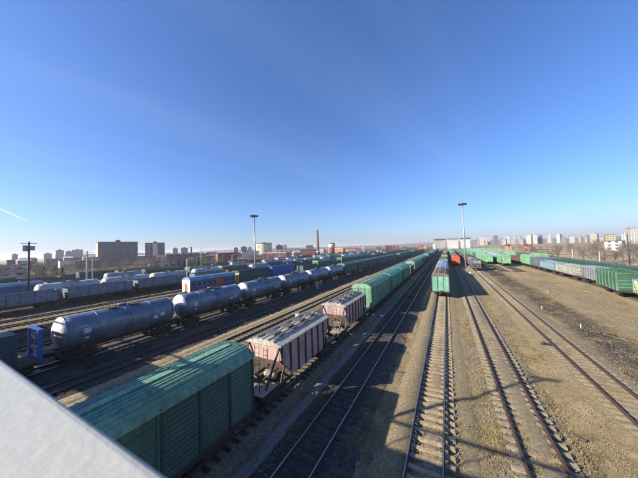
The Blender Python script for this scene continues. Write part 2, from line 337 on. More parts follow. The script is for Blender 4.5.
grass(64000, 'dry_grass', 'short dry straw-coloured grass on the open ground between the tracks', M_straw,
      [(5.2, 8.4, 12, 70, .22), (11.2, 28, 20, 95, .38), (-5.2, -2.6, 12, 55, .14), (.2, 2.3, 12, 50, .1), (2.9, 4.2, 13, 50, .05), (9.2, 10.3, 22, 70, .04), (-10.2, -8.6, 12, 40, .04), (-27, -24.6, 8, 60, .03)])

# ------------------------------------------------------------------ footbridge the photograph is taken from
M_white = simple('white_rail_paint', (168,168,158), .5, 0, .12, 5, .1, (170,168,156), 40)
M_deck = simple('bridge_steel', (120,124,124), .7, .2, .3, 2, .2)
M_conc = simple('bridge_concrete', (150,146,138), .9, 0, .25, 1.5, .4)
br = empty('footbridge', (-20, -1.5, 8.3)); tag(br, 'white painted handrail of the footbridge crossing over the tracks', 'footbridge')
x0, x1 = -70, 65
def bpart(name, mb, mat, p=br): 
    o = put(name, mb.mesh(name), mat, p); o.matrix_parent_inverse = Matrix.Translation(-Vector(br.location)); return o
bpart('deck', MB().box(x0, x1, -3.0, .05, 8.15, 8.35), M_conc)
for y in (-2.8, -.2): bpart('girder', MB().box(x0, x1, y-.12, y+.12, 7.2, 8.146), M_deck)
for y0, y1 in ((.055, .1), (-3.06, -3.0)): bpart('toe_board', MB().box(x0, x1, y0, y1, 8.1, 8.68), M_deck)
def soft_rail(y0, y1, z0, z1, r=.02, n=5):
    pts = []
    for cx, cz, a0 in ((y1-r, z1-r, 0), (y0+r, z1-r, 90), (y0+r, z0+r, 180), (y1-r, z0+r, 270)):
        for k in range(n): a = R_(a0+90*k/(n-1)); pts.append((cx+r*math.cos(a), cz+r*math.sin(a)))
    return MB().extrx(pts, x0, x1)
bpart('handrail', soft_rail(.04, .207, HC-.445, HC-.305), M_white)
bpart('handrail', soft_rail(-3.1, -2.95, HC-.44, HC-.30), M_white)
pm = MB().box(-.04, .04, -.03, .03, 8.35, HC-.435).mesh('rail_post')
for x in np.arange(-68, 64, 3.0):
    for y in (.077, -3.03): o = put('rail_post', pm, M_deck, br, (x, y, 0)); o.matrix_parent_inverse = Matrix.Translation(-Vector(br.location))
for x in (-61, -39.4, -17.4, 6.7, 26.5, 50): bpart('pier', MB().box(x-.4, x+.4, -2.6, -.4, GZ-.3, 7.196), M_conc)
lp = empty('bridge_lamp_post', (-21.1, -1.5, 8.35)); tag(lp, 'tall lamp post on the footbridge, seen only by its long shadow across the tracks', 'lamp post')
put('pole', MB().bar((0,0,0), (0,0,9.2), .2, 10, .13).mesh('pole'), M_deck, lp); put('lamp_head', MB().box(-.9,.9,-.14,.14,9.2,9.34).mesh('lamp_head'), M_deck, lp)

def strip(name, xa, xb, ya, yb, z, mat, seed):
    ys = np.arange(ya, yb, .6); xs = np.linspace(xa, xb, 6); A, B = np.meshgrid(xs, ys); rs = np.random.RandomState(seed); Z = z + rs.randn(*A.shape)*.012; Z[:, 0] = Z[:, -1] = GZ-.12
    A = A + np.outer(.1*fbm(0*ys+seed, ys, seed), np.ones(6)) + rs.randn(*A.shape)*.05; I = np.arange(A.size).reshape(A.shape)
    return tag(put(name, raw_mesh(name, np.stack([A, B, Z], -1).reshape(-1, 3), np.stack([I[:-1,:-1], I[:-1,1:], I[1:,1:], I[1:,:-1]], -1).reshape(-1, 4)), mat), kind='structure')
strip('gravel_path', -9.9, -8.7, 0, 160, GZ+.05, simple('pale_gravel', (134,128,118), .95, 0, .3, 8, 1.0, (96,92,86), 30), 61)
strip('gravel_verge', -26.6, -24.9, 4, 260, GZ+.06, simple('tan_gravel', (166,148,114), .95, 0, .3, 5, 1.0, (112,98,74), 30), 62)
# ------------------------------------------------------------------ wagons (local x across, y along, rail head z = 0)
K = {}
K['black'] = simple('running_gear', (44,40,37), .8, .2, .4, 5, 0, (74,58,46))
K['wheel'] = simple('wheel_steel', (70,58,50), .6, .5, .4, 6)
K['dark'] = simple('dark_interior', (34,32,31), .9)
def P(name, mb, role, loc=(0,0,0), rot=None, kids=()): return (name, mb.mesh(name) if isinstance(mb, MB) else mb, role, loc, rot, kids)
WS = MB()
for s in (-1, 1): WS.lathe([(.2,s*.71),(.475,s*.71),(.475,s*.80),(.50,s*.80) if s < 0 else (.475,s*.82),(.3,s*.83),(.1,s*.83)], 14, axis='x')
WS.bar((-.72,0,0), (.72,0,0), .09, 8)
WSm = WS.mesh('wheelset')
BG = MB().box(-1.05, 1.05, -.22, .22, .45, .72)
for s in (-1, 1):
    BG.extrx([(-1.25,.40),(-1.2,.62),(-.55,.74),(.55,.74),(1.2,.62),(1.25,.40),(.98,.36),(.5,.22),(-.5,.22),(-.98,.36)], s*1.02-.09, s*1.02+.09)
    for y in (-.925, .925): BG.box(s*1.02-.14, s*1.02+.14, y-.16, y+.16, .36, .64)
BGm = BG.mesh('bogie')
BL = MB().box(-1.05, 1.05, -.22, .22, .45, .72)
for s in (-1, 1):
    BL.box(s*1.02-.09, s*1.02+.09, -1.25, 1.25, .35, .7)
    for y in (-.925, .925): BL.lathe([(.475,s*.71),(.475,s*.82)], 10, (0, y, .475), 'x')
BLm = BL.mesh('bogie')
def bogies(yb, full):
    if not full: return [('bogie', BLm, 'black', (0, s*yb, 0), None, ()) for s in (-1, 1)]
    return [('bogie', BGm, 'black', (0, s*yb, 0), None, [('wheelset', WSm, 'wheel', (0, y, .475), None, ()) for y in (-.925, .925)]) for s in (-1, 1)]
CPm = MB().box(-.11,.11,-.55,.3,.95,1.2).box(-.2,.2,-.62,-.3,.9,1.26).mesh('coupler')
def couplers(hl): return [('coupler', CPm, 'black', (0, -hl+.6, 0), None, ()), ('coupler', CPm, 'black', (0, hl-.6, 0), (0,0,math.pi), ())]
def ladder(w, h, n):
    m = MB()
    for s in (-1, 1): m.bar((0, s*w/2, 0), (0, s*w/2, h), .022, 5)
    for k in range(n): m.bar((0, -w/2, h*(k+.5)/n), (0, w/2, h*(k+.5)/n), .016, 5)
    return m.mesh('ladder')

def arc_roof(hw, ze, zr, ridges=13, drop=.16):
    """roof profile: curved sheet with longitudinal pressed ridges and a rolled eave"""
    top = []; n = 78
    for k in range(n+1):
        a = -1+2*k/n; x = hw*a; z = ze+(zr-ze)*(1-abs(a)**4.5)
        ph = ((a+1)/2*ridges) % 1
        if abs(a) < .86 and (ph < .34): z += .06
        top.append((x, z))
    top = top[::-1]
    return [(-hw-.03, ze-drop), (-hw+.04, ze-drop), (hw-.04, ze-drop), (hw+.03, ze-drop)] + top

def boxcar(full, posts=2, door_y=0.0, smooth_roof=False):
    L = 6.95; z0, z1 = 1.08, 4.12; hw = 1.5; ps = []
    ps.append(P('roof', MB().extr(arc_roof(1.56, 4.18, 4.66, 5 if smooth_roof else 13), -L-.06, L+.06), 'roof'))
    fr = MB().box(-.3, .3, -L-.1, L+.1, .8, 1.07)
    for s in (-1, 1): fr.box(s*1.42-.08, s*1.42+.08, -L, L, .86, 1.09)
    fr.box(-1.5, 1.5, -L-.14, -L+.1, .84, 1.1).box(-1.5, 1.5, L-.1, L+.14, .84, 1.1)
    fr.box(-.8, -.35, -1.6, 1.4, .45, .8).box(.4, .8, .4, 2.2, .5, .8)
    ps.append(P('underframe', fr, 'black'))
    if full:
        ps.append(P('body_core', MB().box(-hw+.06, hw-.06, -L+.05, L-.05, 1.09, 4.1), 'body'))
        npan = 8; pw = 2*L/npan
        prof = [(0, z0)]; nr = 13
        for k in range(nr):
            a = z0+.12+(z1-z0-.2)*k/nr; h = (z1-z0-.2)/nr; prof += [(0, a), (.02, a+.25*h), (.02, a+.6*h), (0, a+.85*h)]
        prof += [(0, z1), (-.05, z1), (-.05, z0)]
        for s in (1, -1):
            pp = [(x*s, z) for x, z in prof]; pm = MB().extr(pp, -pw/2+.045, pw/2-.045).mesh('wall_panel')
            rm = MB().box(-.05 if s > 0 else -.075, .075 if s > 0 else .05, -.06, .06, z0, z1+.03).mesh('rib')
            for k in range(npan):
                if k in (3, 4): continue
                ps.append(('wall_panel', pm, 'body', (s*hw, -L+pw*(k+.5), 0), None, ()))
            for k in range(npan+1):
                if k == 4: continue
                ps.append(('rib', rm, 'rib', (s*hw, -L+pw*k+(.06 if k == 0 else -.06 if k == npan else 0), 0), None, ()))
            dm = MB().box(min(0, s*.06), max(0, s*.06), -pw+.07, pw-.07, z0+.05, z1-.06)
            dm2 = MB()
            for k in range(4): dm2.box(min(s*.06, s*.1), max(s*.06, s*.1), -pw+.1, pw-.1, z0+.35+k*.72, z0+.43+k*.72)
            for yy in (-pw+.14, 0, pw-.14): dm2.box(min(s*.06, s*.115), max(s*.06, s*.115), yy-.05, yy+.05, z0+.08, z1-.1)
            ps.append(P('door', dm, 'body', (s*hw, 0, 0), None, [P('door_frame', dm2, 'body'), P('door_handle', MB().box(min(s*.115, s*.16), max(s*.115, s*.16), -.12, -.08, 1.9, 2.6), 'rib')]))
        for e in (-1, 1):
            y = e*L
            ps.append(P('end_wall', MB().extr([(-hw,z0),(hw,z0),(hw,4.14),(.8,4.48),(0,4.58),(-.8,4.48),(-hw,4.14)], min(y, y-e*.05), max(y, y-e*.05)), 'end',
                kids=[P('end_post', MB().box(x-.05, x+.05, min(y, y+e*.06), max(y, y+e*.06), z0, 4.1), 'rib') for x in ((-.52, .52) if posts == 2 else (-.95, 0, .95))]
                   + [P('end_rail', MB().box(-hw-.02, hw+.02, min(y, y+e*.05), max(y, y+e*.05), 3.98, 4.1), 'end')]))
        lm = ladder(.4, 2.9, 8)
        ps += [('ladder', lm, 'rib', (hw+.12, -L+.45, 1.1), None, ()), ('ladder', lm, 'rib', (-hw-.12, L-.45, 1.1), None, ())]
        ps.append(P('roof_walkway', MB().box(-.2, .2, -L+.4, L-.4, 4.75, 4.78), 'roof'))
    else:
        b = MB().box(-hw, hw, -L, L, 1.09, 4.1)
        for s in (-1, 1):
            for k in range(8):
                y = -L+.06+(2*L-.12)*k/7; b.box(min(s*hw, s*(hw+.06)), max(s*hw, s*(hw+.06)), y-.06, y+.06, 1.1, 4.12)
        for x in (-.52, .52):
            for e in (-1, 1): b.box(x-.05, x+.05, min(e*L, e*(L+.06)), max(e*L, e*(L+.06)), 1.1, 4.1)
        ps.append(P('body', b, 'body'))
        ps += [P('door', MB().box(min(s*hw, s*(hw+.09)), max(s*hw, s*(hw+.09)), -1.6, 1.6, 1.13, 4.0), 'door') for s in (-1, 1)]
    return dict(parts=ps+bogies(4.9, full)+couplers(7.36), hl=7.36)

def hopper(full):
    ps = []; T = 3.78; hw = 1.5
    # body: side polygon in y-z, end sheets slope in below the belt
    prof = [(-T, 3.62), (-T, 2.62), (-2.3, 1.12), (2.3, 1.12), (T, 2.62), (T, 3.62)]
    b = MB(); n = 6; pts = []
    for x in (-hw, hw): pts += [(x, y, z) for y, z in prof]
    # pinch the ends a little at the belt, as the sheets lean inwards
    pts = [(x*(.9 if abs(z-2.62) < .01 else (.93 if z < 1.2 else 1)), y, z) for x, y, z in pts]
    b.poly(pts, [(0,1,2,3,4,5), (11,10,9,8,7,6)] + [(k, (k+1) % 6, 6+(k+1) % 6, 6+k) for k in range(6)])
    # the long sides stay upright
    for s in (-1, 1): b.extrx([(-T+.02, 3.6), (-T+.02, 2.7), (-2.3, 1.15), (2.3, 1.15), (T-.02, 2.7), (T-.02, 3.6)], min(s*(hw-.1), s*(hw-.01)), max(s*(hw-.1), s*(hw-.01)))
    ps.append(P('body', b, 'body'))
    rib = []
    for s in (-1, 1):
        for k in range(8):
            y = -T+.1+(2*T-.2)*k/7; zb = 1.16 if abs(y) < 2.3 else 1.16+(abs(y)-2.3)*1.01
            rib.append(P('rib', MB().box(min(s*(hw-.01), s*(hw+.1)), max(s*(hw-.01), s*(hw+.1)), y-.05, y+.05, zb, 3.6), 'rib'))
    if full: ps += rib
    else:
        m = MB()
        for r in rib: m.poly([v.co for v in r[1].vertices], [tuple(p.vertices) for p in r[1].polygons])
        ps.append(P('ribs', m, 'rib'))
    roof = [(-1.58,3.60),(1.58,3.60),(1.6,3.68)]; top = []
    for k in range(25):
        a = 1-2*k/24; z = 3.7+.26*(1-a*a)+(.07 if (k % 4) in (1, 2) and 2 < k < 22 else 0); top.append((1.58*a, z))
    roof += top + [(-1.6, 3.68)]
    kids = []
    hm = MB().box(-.42,.42,-.36,.36,3.9,4.12).box(-.46,.46,-.4,.4,4.121,4.17).mesh('hatch')
    for y in (-2.7, -.9, .9, 2.7): kids.append(('hatch', hm, 'hatch', (0, y, 0), None, ()))
    if full: kids += [P('running_board', MB().box(x-.09, x+.09, -T+.1, T-.1, 4.03, 4.06), 'hatch') for x in (-.72, .72)]
    ps.append(P('roof', MB().extr(roof, -T-.08, T+.08), 'roof', kids=kids))
    fr = MB().box(-.28, .28, -5.6, 5.6, .82, 1.08)
    for e in (-1, 1):
        fr.box(-1.4, 1.4, e*5.5-.12, e*5.5+.12, .84, 1.12)
        for s in (-1, 1): fr.box(s*1.3-.07, s*1.3+.07, min(e*2.2, e*5.5), max(e*2.2, e*5.5), .88, 1.08)
    ps.append(P('underframe', fr, 'black'))
    for e in (-1, 1):
        ps.append(P('end_platform', MB().box(-1.35, 1.35, min(e*3.9, e*5.6), max(e*3.9, e*5.6), 1.125, 1.165), 'plat'))
        for s in (-1, 1):
            ps.append(P('stanchion', MB().beam((s*1.42, e*(T+.05), 3.58), (s*1.05, e*4.9, 1.17), .11, .11), 'rib'))
            if full: ps.append(P('stanchion', MB().beam((s*1.42, e*(T-.5), 2.2), (s*1.3, e*3.6, 1.1), .1, .1), 'rib'))
        if full:
            ps.append(P('brake_cylinder', MB().lathe([(.05,-.5),(.24,-.48),(.26,-.2),(.26,.3),(.2,.42),(.06,.5)], 14, (.45, e*3.6, 1.5), 'x'), 'plat'))
            ps.append(P('brake_cylinder', MB().lathe([(.05,-.3),(.19,-.28),(.19,.3),(.05,.34)], 12, (-.5, e*4.35, 1.42), 'y'), 'mach'))
            ps.append(P('pipework', MB().bar((-.9,e*3.2,1.3),(-.3,e*4.6,1.75),.06).bar((-.3,e*4.6,1.75),(.7,e*4.5,1.3),.05).bar((.9,e*3.3,1.9),(.1,e*4.9,1.2),.05).bar((-.1,e*3.1,1.9),(-.2,e*4.2,1.2),.07), 'mach'))
            ps.append(P('handbrake_wheel', MB().lathe([(.22,-.02),(.25,0),(.22,.02)], 14, (.9, e*5.3, 2.05), 'y').bar((.9,e*5.3,1.16),(.9,e*5.3,2.05),.03), 'mach'))
            ps.append(('ladder', ladder(.4, 2.5, 7), 'rib', (-.3, e*(T+.42), 1.15), (R_(0), 0, R_(90)), ()))
    for y in (-1.3, 1.3):
        ps.append(P('discharge_chute', MB().poly([(-1.25,y-.9,1.14),(1.25,y-.9,1.14),(1.25,y+.9,1.14),(-1.25,y+.9,1.14),(-.5,y-.4,.42),(.5,y-.4,.42),(.5,y+.4,.42),(-.5,y+.4,.42)], [(0,1,2,3),(7,6,5,4),(0,4,5,1),(1,5,6,2),(2,6,7,3),(3,7,4,0)]), 'plat'))
    return dict(parts=ps+bogies(3.9, full)+couplers(6.05), hl=6.05)

def tank(full, r=1.62, L=5.68, zc=2.86):
    ps = []; n = 36 if full else 20; prof = []
    for k in range(7): a = R_(90*k/6); prof.append((max(.02, r*math.sin(a)), -L+.62-.62*math.cos(a)))
    prof += [(r, y) for y in np.linspace(-L+1.2, L-1.2, 5)]
    for k in range(7): a = R_(90-90*k/6); prof.append((max(.02, r*math.sin(a)), L-.62+.62*math.cos(a)))
    bands = [P('band', MB().lathe([(r-.005, y-.05), (r+.014, y-.05), (r+.014, y+.05), (r-.005, y+.05)], n, (0,0,zc), 'y'), 'body') for y in ((-L+.62, -2.6, 0, 2.6, L-.62) if full else ())]
    ps.append(P('barrel', MB().lathe(prof[6:-6], n, (0,0,zc), 'y'), 'body', kids=bands))
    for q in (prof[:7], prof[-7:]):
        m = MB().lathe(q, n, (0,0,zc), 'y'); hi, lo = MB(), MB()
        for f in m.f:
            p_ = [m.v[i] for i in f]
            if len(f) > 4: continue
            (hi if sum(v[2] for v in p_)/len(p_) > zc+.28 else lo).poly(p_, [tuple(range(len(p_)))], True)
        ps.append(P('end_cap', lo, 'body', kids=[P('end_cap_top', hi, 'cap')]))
    fr = MB().box(-.28, .28, -5.6, 5.6, .84, 1.12)
    for s in (-1, 1): fr.box(s*1.38-.05, s*1.38+.05, -2.9, 2.9, .95, 1.07)
    for e in (-1, 1):
        fr.box(-1.45, 1.45, e*5.5-.12, e*5.5+.12, .84, 1.14); fr.box(-1.1, 1.1, e*3.7-.25, e*3.7+.25, .9, 1.7)
        for s in (-1, 1): fr.box(s*1.38-.06, s*1.38+.06, min(e*3.0, e*5.5), max(e*3.0, e*5.5), .9, 1.1)
    ps.append(P('underframe', fr, 'black'))
    ps.append(P('manhole', MB().lathe([(.4, zc+r-.1), (.4, zc+r+.18), (.46, zc+r+.18), (.46, zc+r+.26), (.05, zc+r+.3)], 16), 'top'))
    if full:
        ps += [P('top_platform', MB().box(-.75,.75,a,a+.9,zc+r+.03,zc+r+.06), 'black') for a in (-1.5, .6)]
        rl = MB()
        for sx in (-.75, .75):
            for y in (-1.5, 1.5): rl.bar((sx,y,zc+r-.1),(sx,y,zc+r+.55),.025,5)
            rl.bar((sx,-1.5,zc+r+.55),(sx,1.5,zc+r+.55),.025,5)
        ps.append(P('guard_rail', rl, 'black'))
        for s in (-1, 1): ps.append(('ladder', ladder(.42, 3.0, 9), 'black', (s*1.7, .0, 1.15), (0, -s*.08, 0), ()))
        ps.append(P('drain_pipe', MB().bar((0,0,zc-r+.05),(0,0,.55),.14,10), 'black'))
        for y, z, a, b in ((-3.6, 2.9, .55, .5), (-3.6, 2.2, .3, .22), (2.9, 2.55, .5, .4), (3.7, 2.7, .5, .4)):
            x = math.sqrt(r*r-(z-zc)**2); ps.append(P('stencil_panel', MB().box(x-.06, x+.02, y-a/2, y+a/2, z-b/2, z+b/2), 'stencil'))
        for k in range(4):
            x = -.6+.4*k; z = -.25+.26*(k % 2); a = math.asin(min(1, math.hypot(x, z)/r)); yy = -L+.62-.62*math.cos(a)
            ps.append(P('end_mark', MB().box(x-.12, x+.12, yy-.03, yy+.06, zc+z-.1, zc+z+.1), 'stencil'))
        for e in (-1, 1): ps.append(P('step', MB().box(1.3,1.5,e*5.1-.2,e*5.1+.2,.35,.39).bar((1.4,e*5.1-.18,.38),(1.4,e*5.1-.18,.9),.02,5).bar((1.4,e*5.1+.18,.38),(1.4,e*5.1+.18,.9),.02,5), 'black'))
    return dict(parts=ps+bogies(3.9, full)+couplers(6.01), hl=6.01)

def gondola(full, h=3.35, npan=7, load=None, bold=False, L=6.3):
    hw = 1.5; ps = []; z0 = 1.2; pw = 2*L/npan; pr = .16 if bold else .09
    ps.append(P('floor', MB().box(-hw+.08, hw-.08, -L+.08, L-.08, 1.1, 1.25), 'inside'))
    fr = MB().box(-.28, .28, -L-.15, L+.15, .82, 1.09)
    for s in (-1, 1): fr.box(s*1.4-.07, s*1.4+.07, -L, L, .9, 1.19)
    fr.box(-1.45, 1.45, -L-.16, -L+.06, .86, 1.18).box(-1.45, 1.45, L-.06, L+.16, .86, 1.18); ps.append(P('underframe', fr, 'black'))
    if full:
        for s in (-1, 1):
            sh = [(0,z0),(0,z0+.25),(.06,z0+.5),(.06,h-.5),(0,h-.25),(0,h),(-.05,h),(-.05,z0)]
            pm = MB().extr([(x*s, z) for x, z in sh], -pw/2+.05, pw/2-.05).mesh('side_panel')
            ps += [('side_panel', pm, 'body', (s*hw, -L+pw*(k+.5), 0), None, ()) for k in range(npan)]
            rm = MB().box(min(-s*.05, s*pr), max(-s*.05, s*pr), -.07, .07, z0-.1, h).mesh('rib')
            ps += [('rib', rm, 'rib', (s*hw, -L+pw*k+(.07 if k == 0 else -.07 if k == npan else 0), 0), None, ()) for k in range(npan+1)]
            ps.append(P('top_rail', MB().box(s*hw-.08, s*hw+.1 if s > 0 else s*hw+.08, -L-.02, L+.02, h+.002, h+.12) if s > 0 else MB().box(s*hw-.1, s*hw+.08, -L-.02, L+.02, h+.002, h+.12), 'rib'))
        for e in (-1, 1):
            y = e*L
            ps.append(P('end_wall', MB().box(-hw+.051, hw-.051, min(y, y-e*.06), max(y, y-e*.06), z0, h), 'body', kids=[P('end_beam', MB().box(-hw+.06, hw-.06, min(y, y+e*.09), max(y, y+e*.09), z-.07, z+.07), 'rib') for z in (1.7, 2.3, 2.9, h-.05)]))
    else:
        b = MB()
        for s in (-1, 1):
            b.box(min(s*hw, s*(hw-.06)), max(s*hw, s*(hw-.06)), -L, L, z0, h)
            b.box(s*hw-.08, s*hw+.08, -L-.02, L+.02, h+.002, h+.12)
            b.box(-hw+.061, hw-.061, min(s*L, s*(L-.06)), max(s*L, s*(L-.06)), z0, h)
            for k in range(npan+1):
                y = -L+.07+(2*L-.14)*k/npan; b.box(min(s*hw, s*(hw+pr)), max(s*hw, s*(hw+pr)), y-.07, y+.07, z0-.1, h)
        ps.append(P('body', b, 'body'))
    if load:
        rs = np.random.RandomState(5); ys = np.linspace(-L+.1, L-.1, 26); xs = np.linspace(-hw+.1, hw-.1, 8); A, B = np.meshgrid(xs, ys)
        Z = h-.5 + .5*np.cos(A/hw*1.3) + .1*rs.randn(*A.shape) + .15*np.sin(B*2.2)
        I = np.arange(A.size).reshape(A.shape); F = np.stack([I[:-1,:-1], I[:-1,1:], I[1:,1:], I[1:,:-1]], -1).reshape(-1, 4)
        ps.append(('load', raw_mesh('load', np.stack([A, B, Z], -1).reshape(-1, 3), F), 'load', (0,0,0), None, ()))
    return dict(parts=ps+bogies(L-1.97, full)+couplers(L+.66), hl=L+.66)

def coach(full):
    L = 6.9; hw = 1.5; ps = []
    ps.append(P('body', MB().box(-hw, hw, -L, L, 1.05, 3.8), 'body'))
    ps.append(P('roof', MB().extr(arc_roof(1.56, 3.84, 4.5, 3), -L-.05, L+.05), 'roof'))
    for s in (-1, 1):
        for k in range(9):
            if k in (5,): continue
            y = -L+.9+k*1.52
            ps.append(P('window', MB().box(min(s*hw, s*(hw+.03)), max(s*hw, s*(hw+.03)), y-.42, y+.42, 2.25, 3.2), 'frame', kids=[P('pane', MB().box(min(s*(hw+.03), s*(hw+.04)), max(s*(hw+.03), s*(hw+.04)), y-.34, y+.34, 2.33, 3.12), 'glass')]))
        ps.append(P('door', MB().box(min(s*hw, s*(hw+.05)), max(s*hw, s*(hw+.05)), .3, 2.6, 1.1, 3.6), 'door'))
    for e in (-1, 1):
        ps.append(P('end_wall', MB().box(-hw-.01, hw+.01, min(e*L, e*(L+.06)), max(e*L, e*(L+.06)), 1.06, 3.9), 'end', kids=[P('end_door', MB().box(-.42,.42,min(e*(L+.06), e*(L+.1)),max(e*(L+.06), e*(L+.1)),1.15,3.1), 'door')]))
    fr = MB().box(-1.4,1.4,-L,L,.85,1.045).box(-1.1,1.1,-1.8,1.8,.4,.84); ps.append(P('underframe', fr, 'black'))
    return dict(parts=ps+bogies(4.9, full)+couplers(7.36), hl=7.36)

def flatcar():
    L = 6.4; ps = []
    dk = MB().box(-.3,.3,-L,L,.8,1.08)
    for s in (-1, 1): dk.box(s*1.4-.08, s*1.4+.08, -L, L, .85, 1.12)
    ps.append(P('underframe', dk, 'black')); pl = MB().box(-1.45, 1.45, -.19, .19, 1.125, 1.18).mesh('deck_plank')
    ps += [('deck_plank', pl, 'plank', (0, -L+.2+.4*k, 0), None, ()) for k in range(32)]
    bh = MB().box(-1.49, 1.49, L-.3, L-.04, .9, 1.2)
    kids = [P('bulkhead_panel', MB().box(-1.229, 1.229, L-.24, L-.12, a, b), 'blue') for a, b in ((1.25, 1.42), (1.95, 2.3), (2.95, 3.5))]
    kids += [P('bulkhead_post', MB().box(s*1.36-.13, s*1.36+.13, L-.32, L-.02, 1.203, 3.85), 'blue') for s in (-1, 1)]
    kids += [P('bulkhead_top', MB().box(-1.229, 1.5, L-.34, L+.0, 3.853, 3.96), 'blue'), P('number_plate', MB().box(-.3, .35, L-.27, L-.242, 2.95, 3.15), 'stencil')]
    ps.append(P('bulkhead', bh, 'blue', kids=kids))
    return dict(parts=ps+bogies(4.6, True)+couplers(7.0), hl=7.0)
KIT = {}
def kit(kind, full):
    key = (kind, full)
    if key not in KIT:
        KIT[key] = {'boxcar': lambda: boxcar(full), 'hopper': lambda: hopper(full), 'tank': lambda: tank(full), 'coach': lambda: coach(full), 'flat': flatcar,
                    'smoothbox': lambda: boxcar(full, smooth_roof=True), 'gondola': lambda: gondola(full), 'loaded': lambda: gondola(full, load=True), 'ribbed': lambda: gondola(full, h=4.25, npan=6, bold=True, L=4.65), 'low': lambda: gondola(full, h=3.0)}[kind]()
    return KIT[key]
NAME = dict(boxcar='boxcar', smoothbox='boxcar', hopper='hopper_wagon', tank='tank_car', gondola='gondola_wagon', loaded='gondola_wagon', ribbed='ribbed_wagon', low='gondola_wagon', coach='service_coach', flat='flat_wagon')
CATN = dict(boxcar='boxcar', smoothbox='boxcar', hopper='hopper wagon', tank='tank car', gondola='gondola', loaded='gondola', ribbed='freight wagon', low='gondola', coach='railway coach', flat='flat wagon')
def spawn(kind, X, Y, cols, label, group, full=True, rot=0):
    k = kit(kind, full); r = empty(NAME[kind], (X, Y, 0), rot); tag(r, label, CATN[kind], group)
    def add(p, par):
        nm, me, role, loc, rt, kids = p
        m = cols.get(role) or K.get(role) or cols.get({'end':'body','door':'body','door2':'body','rib':'body','hatch':'roof','plat':'body','top':'body','cap':'body','mach':'black','frame':'body','inside':'body','load':'black','blue':'body'}.get(role, 'body')) or K['black']
        o = put(nm, me, m, par, loc, rt)
        for q in kids: add(q, o)
    for p in k['parts']: add(p, r)
    return r
K['letter'] = simple('faded_lettering', (186,190,196), .6, 0, .4, 2)
K['stencil'] = simple('stencil_white', (196,200,204), .6, 0, .3, 8)
K['inside'] = simple('wagon_inside_rust', (82,62,50), .9, 0, .4, 2)
K['glass'] = simple('window_glass', (40,48,58), .15, 0, .1, 2)
K['load'] = simple('coal_load', (52,46,42), .95, 0, .4, 3, .8, (92,78,64))
K['plank'] = simple('deck_wood', (96,82,66), .9, 0, .3, 3, .3)
# ------------------------------------------------------------------ the trains
RIBC = dict(gblue='gblue_rib', lgreen='olive', green='teal_rib', dgreen='teal_rib', cream='grey', lblue='slate', grey='dgrey', slate='dgrey', brown='maroon', mint='dgreen', olive='teal_rib')
C = dict(rib_green=paint('rib_green_paint', (92,132,96), -.03, .65),
 teal=paint('teal_green_paint', (64,102,86), .025, .66), teal_roof=paint('teal_roof_paint', (116,160,132), .025, .6), teal_rib=paint('teal_rib_paint', (24,60,54), -.06, .6),
 pink=paint('faded_pink_paint', (194,160,150), -.06, .75), pink_rib=paint('pink_rib_paint', (66,50,54), -.03, .7), hop_roof=paint('cement_dusted_roof', (176,170,156), -.1, .85), hatch=paint('hatch_grey', (84,84,82), -.06, .8), cement=paint('cement_dusted_gear', (158,148,134), -.05, .9), gear=paint('dusty_gear', (98,86,74), .0, .9),
 olive=paint('olive_green_paint', (100,146,116), -.03, .6), olive_roof=paint('olive_roof_paint', (128,166,132), -.02, .6),
 green=paint('bright_green_paint', (40,140,110), -.06, .55), green_roof=paint('bright_green_roof', (84,176,142), -.08, .5), dgreen=paint('dark_green_paint', (40,92,74), -.05, .6), dgreen_roof=paint('dark_green_roof', (86,132,108), -.04, .6),
 lgreen=paint('light_green_paint', (122,180,130), -.05, .55), lgreen_roof=paint('light_green_roof', (128,168,132), -.05, .6),
 mint=paint('mint_green_paint', (120,178,154), -.07, .6), brown_roof=paint('brown_rusty_roof', (112,96,78), .03, .8), blue_roof=paint('pale_blue_roof', (140,164,192), -.1, .5), sky_roof=paint('bluish_grey_roof', (150,170,190), -.08, .6),
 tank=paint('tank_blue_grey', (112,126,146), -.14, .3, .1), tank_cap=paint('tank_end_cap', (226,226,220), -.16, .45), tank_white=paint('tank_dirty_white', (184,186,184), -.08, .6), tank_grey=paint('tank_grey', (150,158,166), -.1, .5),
 gblue=paint('gondola_grey_blue', (128,136,148), -.04, .65), gblue_rib=paint('gondola_rib_blue', (80,92,114), -.06, .65), brown=paint('brown_paint', (104,72,60), .0, .75), maroon=paint('maroon_paint', (120,58,50), -.04, .7),
 red=paint('red_paint', (206,74,48), -.1, .6), grey=paint('grey_paint', (142,146,152), -.08, .65), dgrey=paint('dark_grey_paint', (92,96,102), -.06, .7), slate=paint('slate_paint', (96,112,124), -.05, .65),
 cream=paint('cream_paint', (168,168,146), -.02, .65), lblue=paint('light_blue_paint', (136,168,174), -.03, .6), blue=paint('blue_paint', (64,92,142), -.08, .5), bblue=paint('bright_blue_paint', (38,90,172), -.13, .45), white=paint('off_white_paint', (222,222,216), -.12, .6),
 yellow=paint('yellow_paint', (226,204,140), -.1, .6), orange=paint('rust_orange_paint', (176,104,60), -.02, .7), black_rib=paint('dark_rib', (60,62,62), -.02, .7))
def cs(body, roof=None, rib=None, **k): d = dict(body=C[body], roof=C[roof or body], rib=C[rib or body]); d.update({a: C[b] for a, b in k.items()}); return d
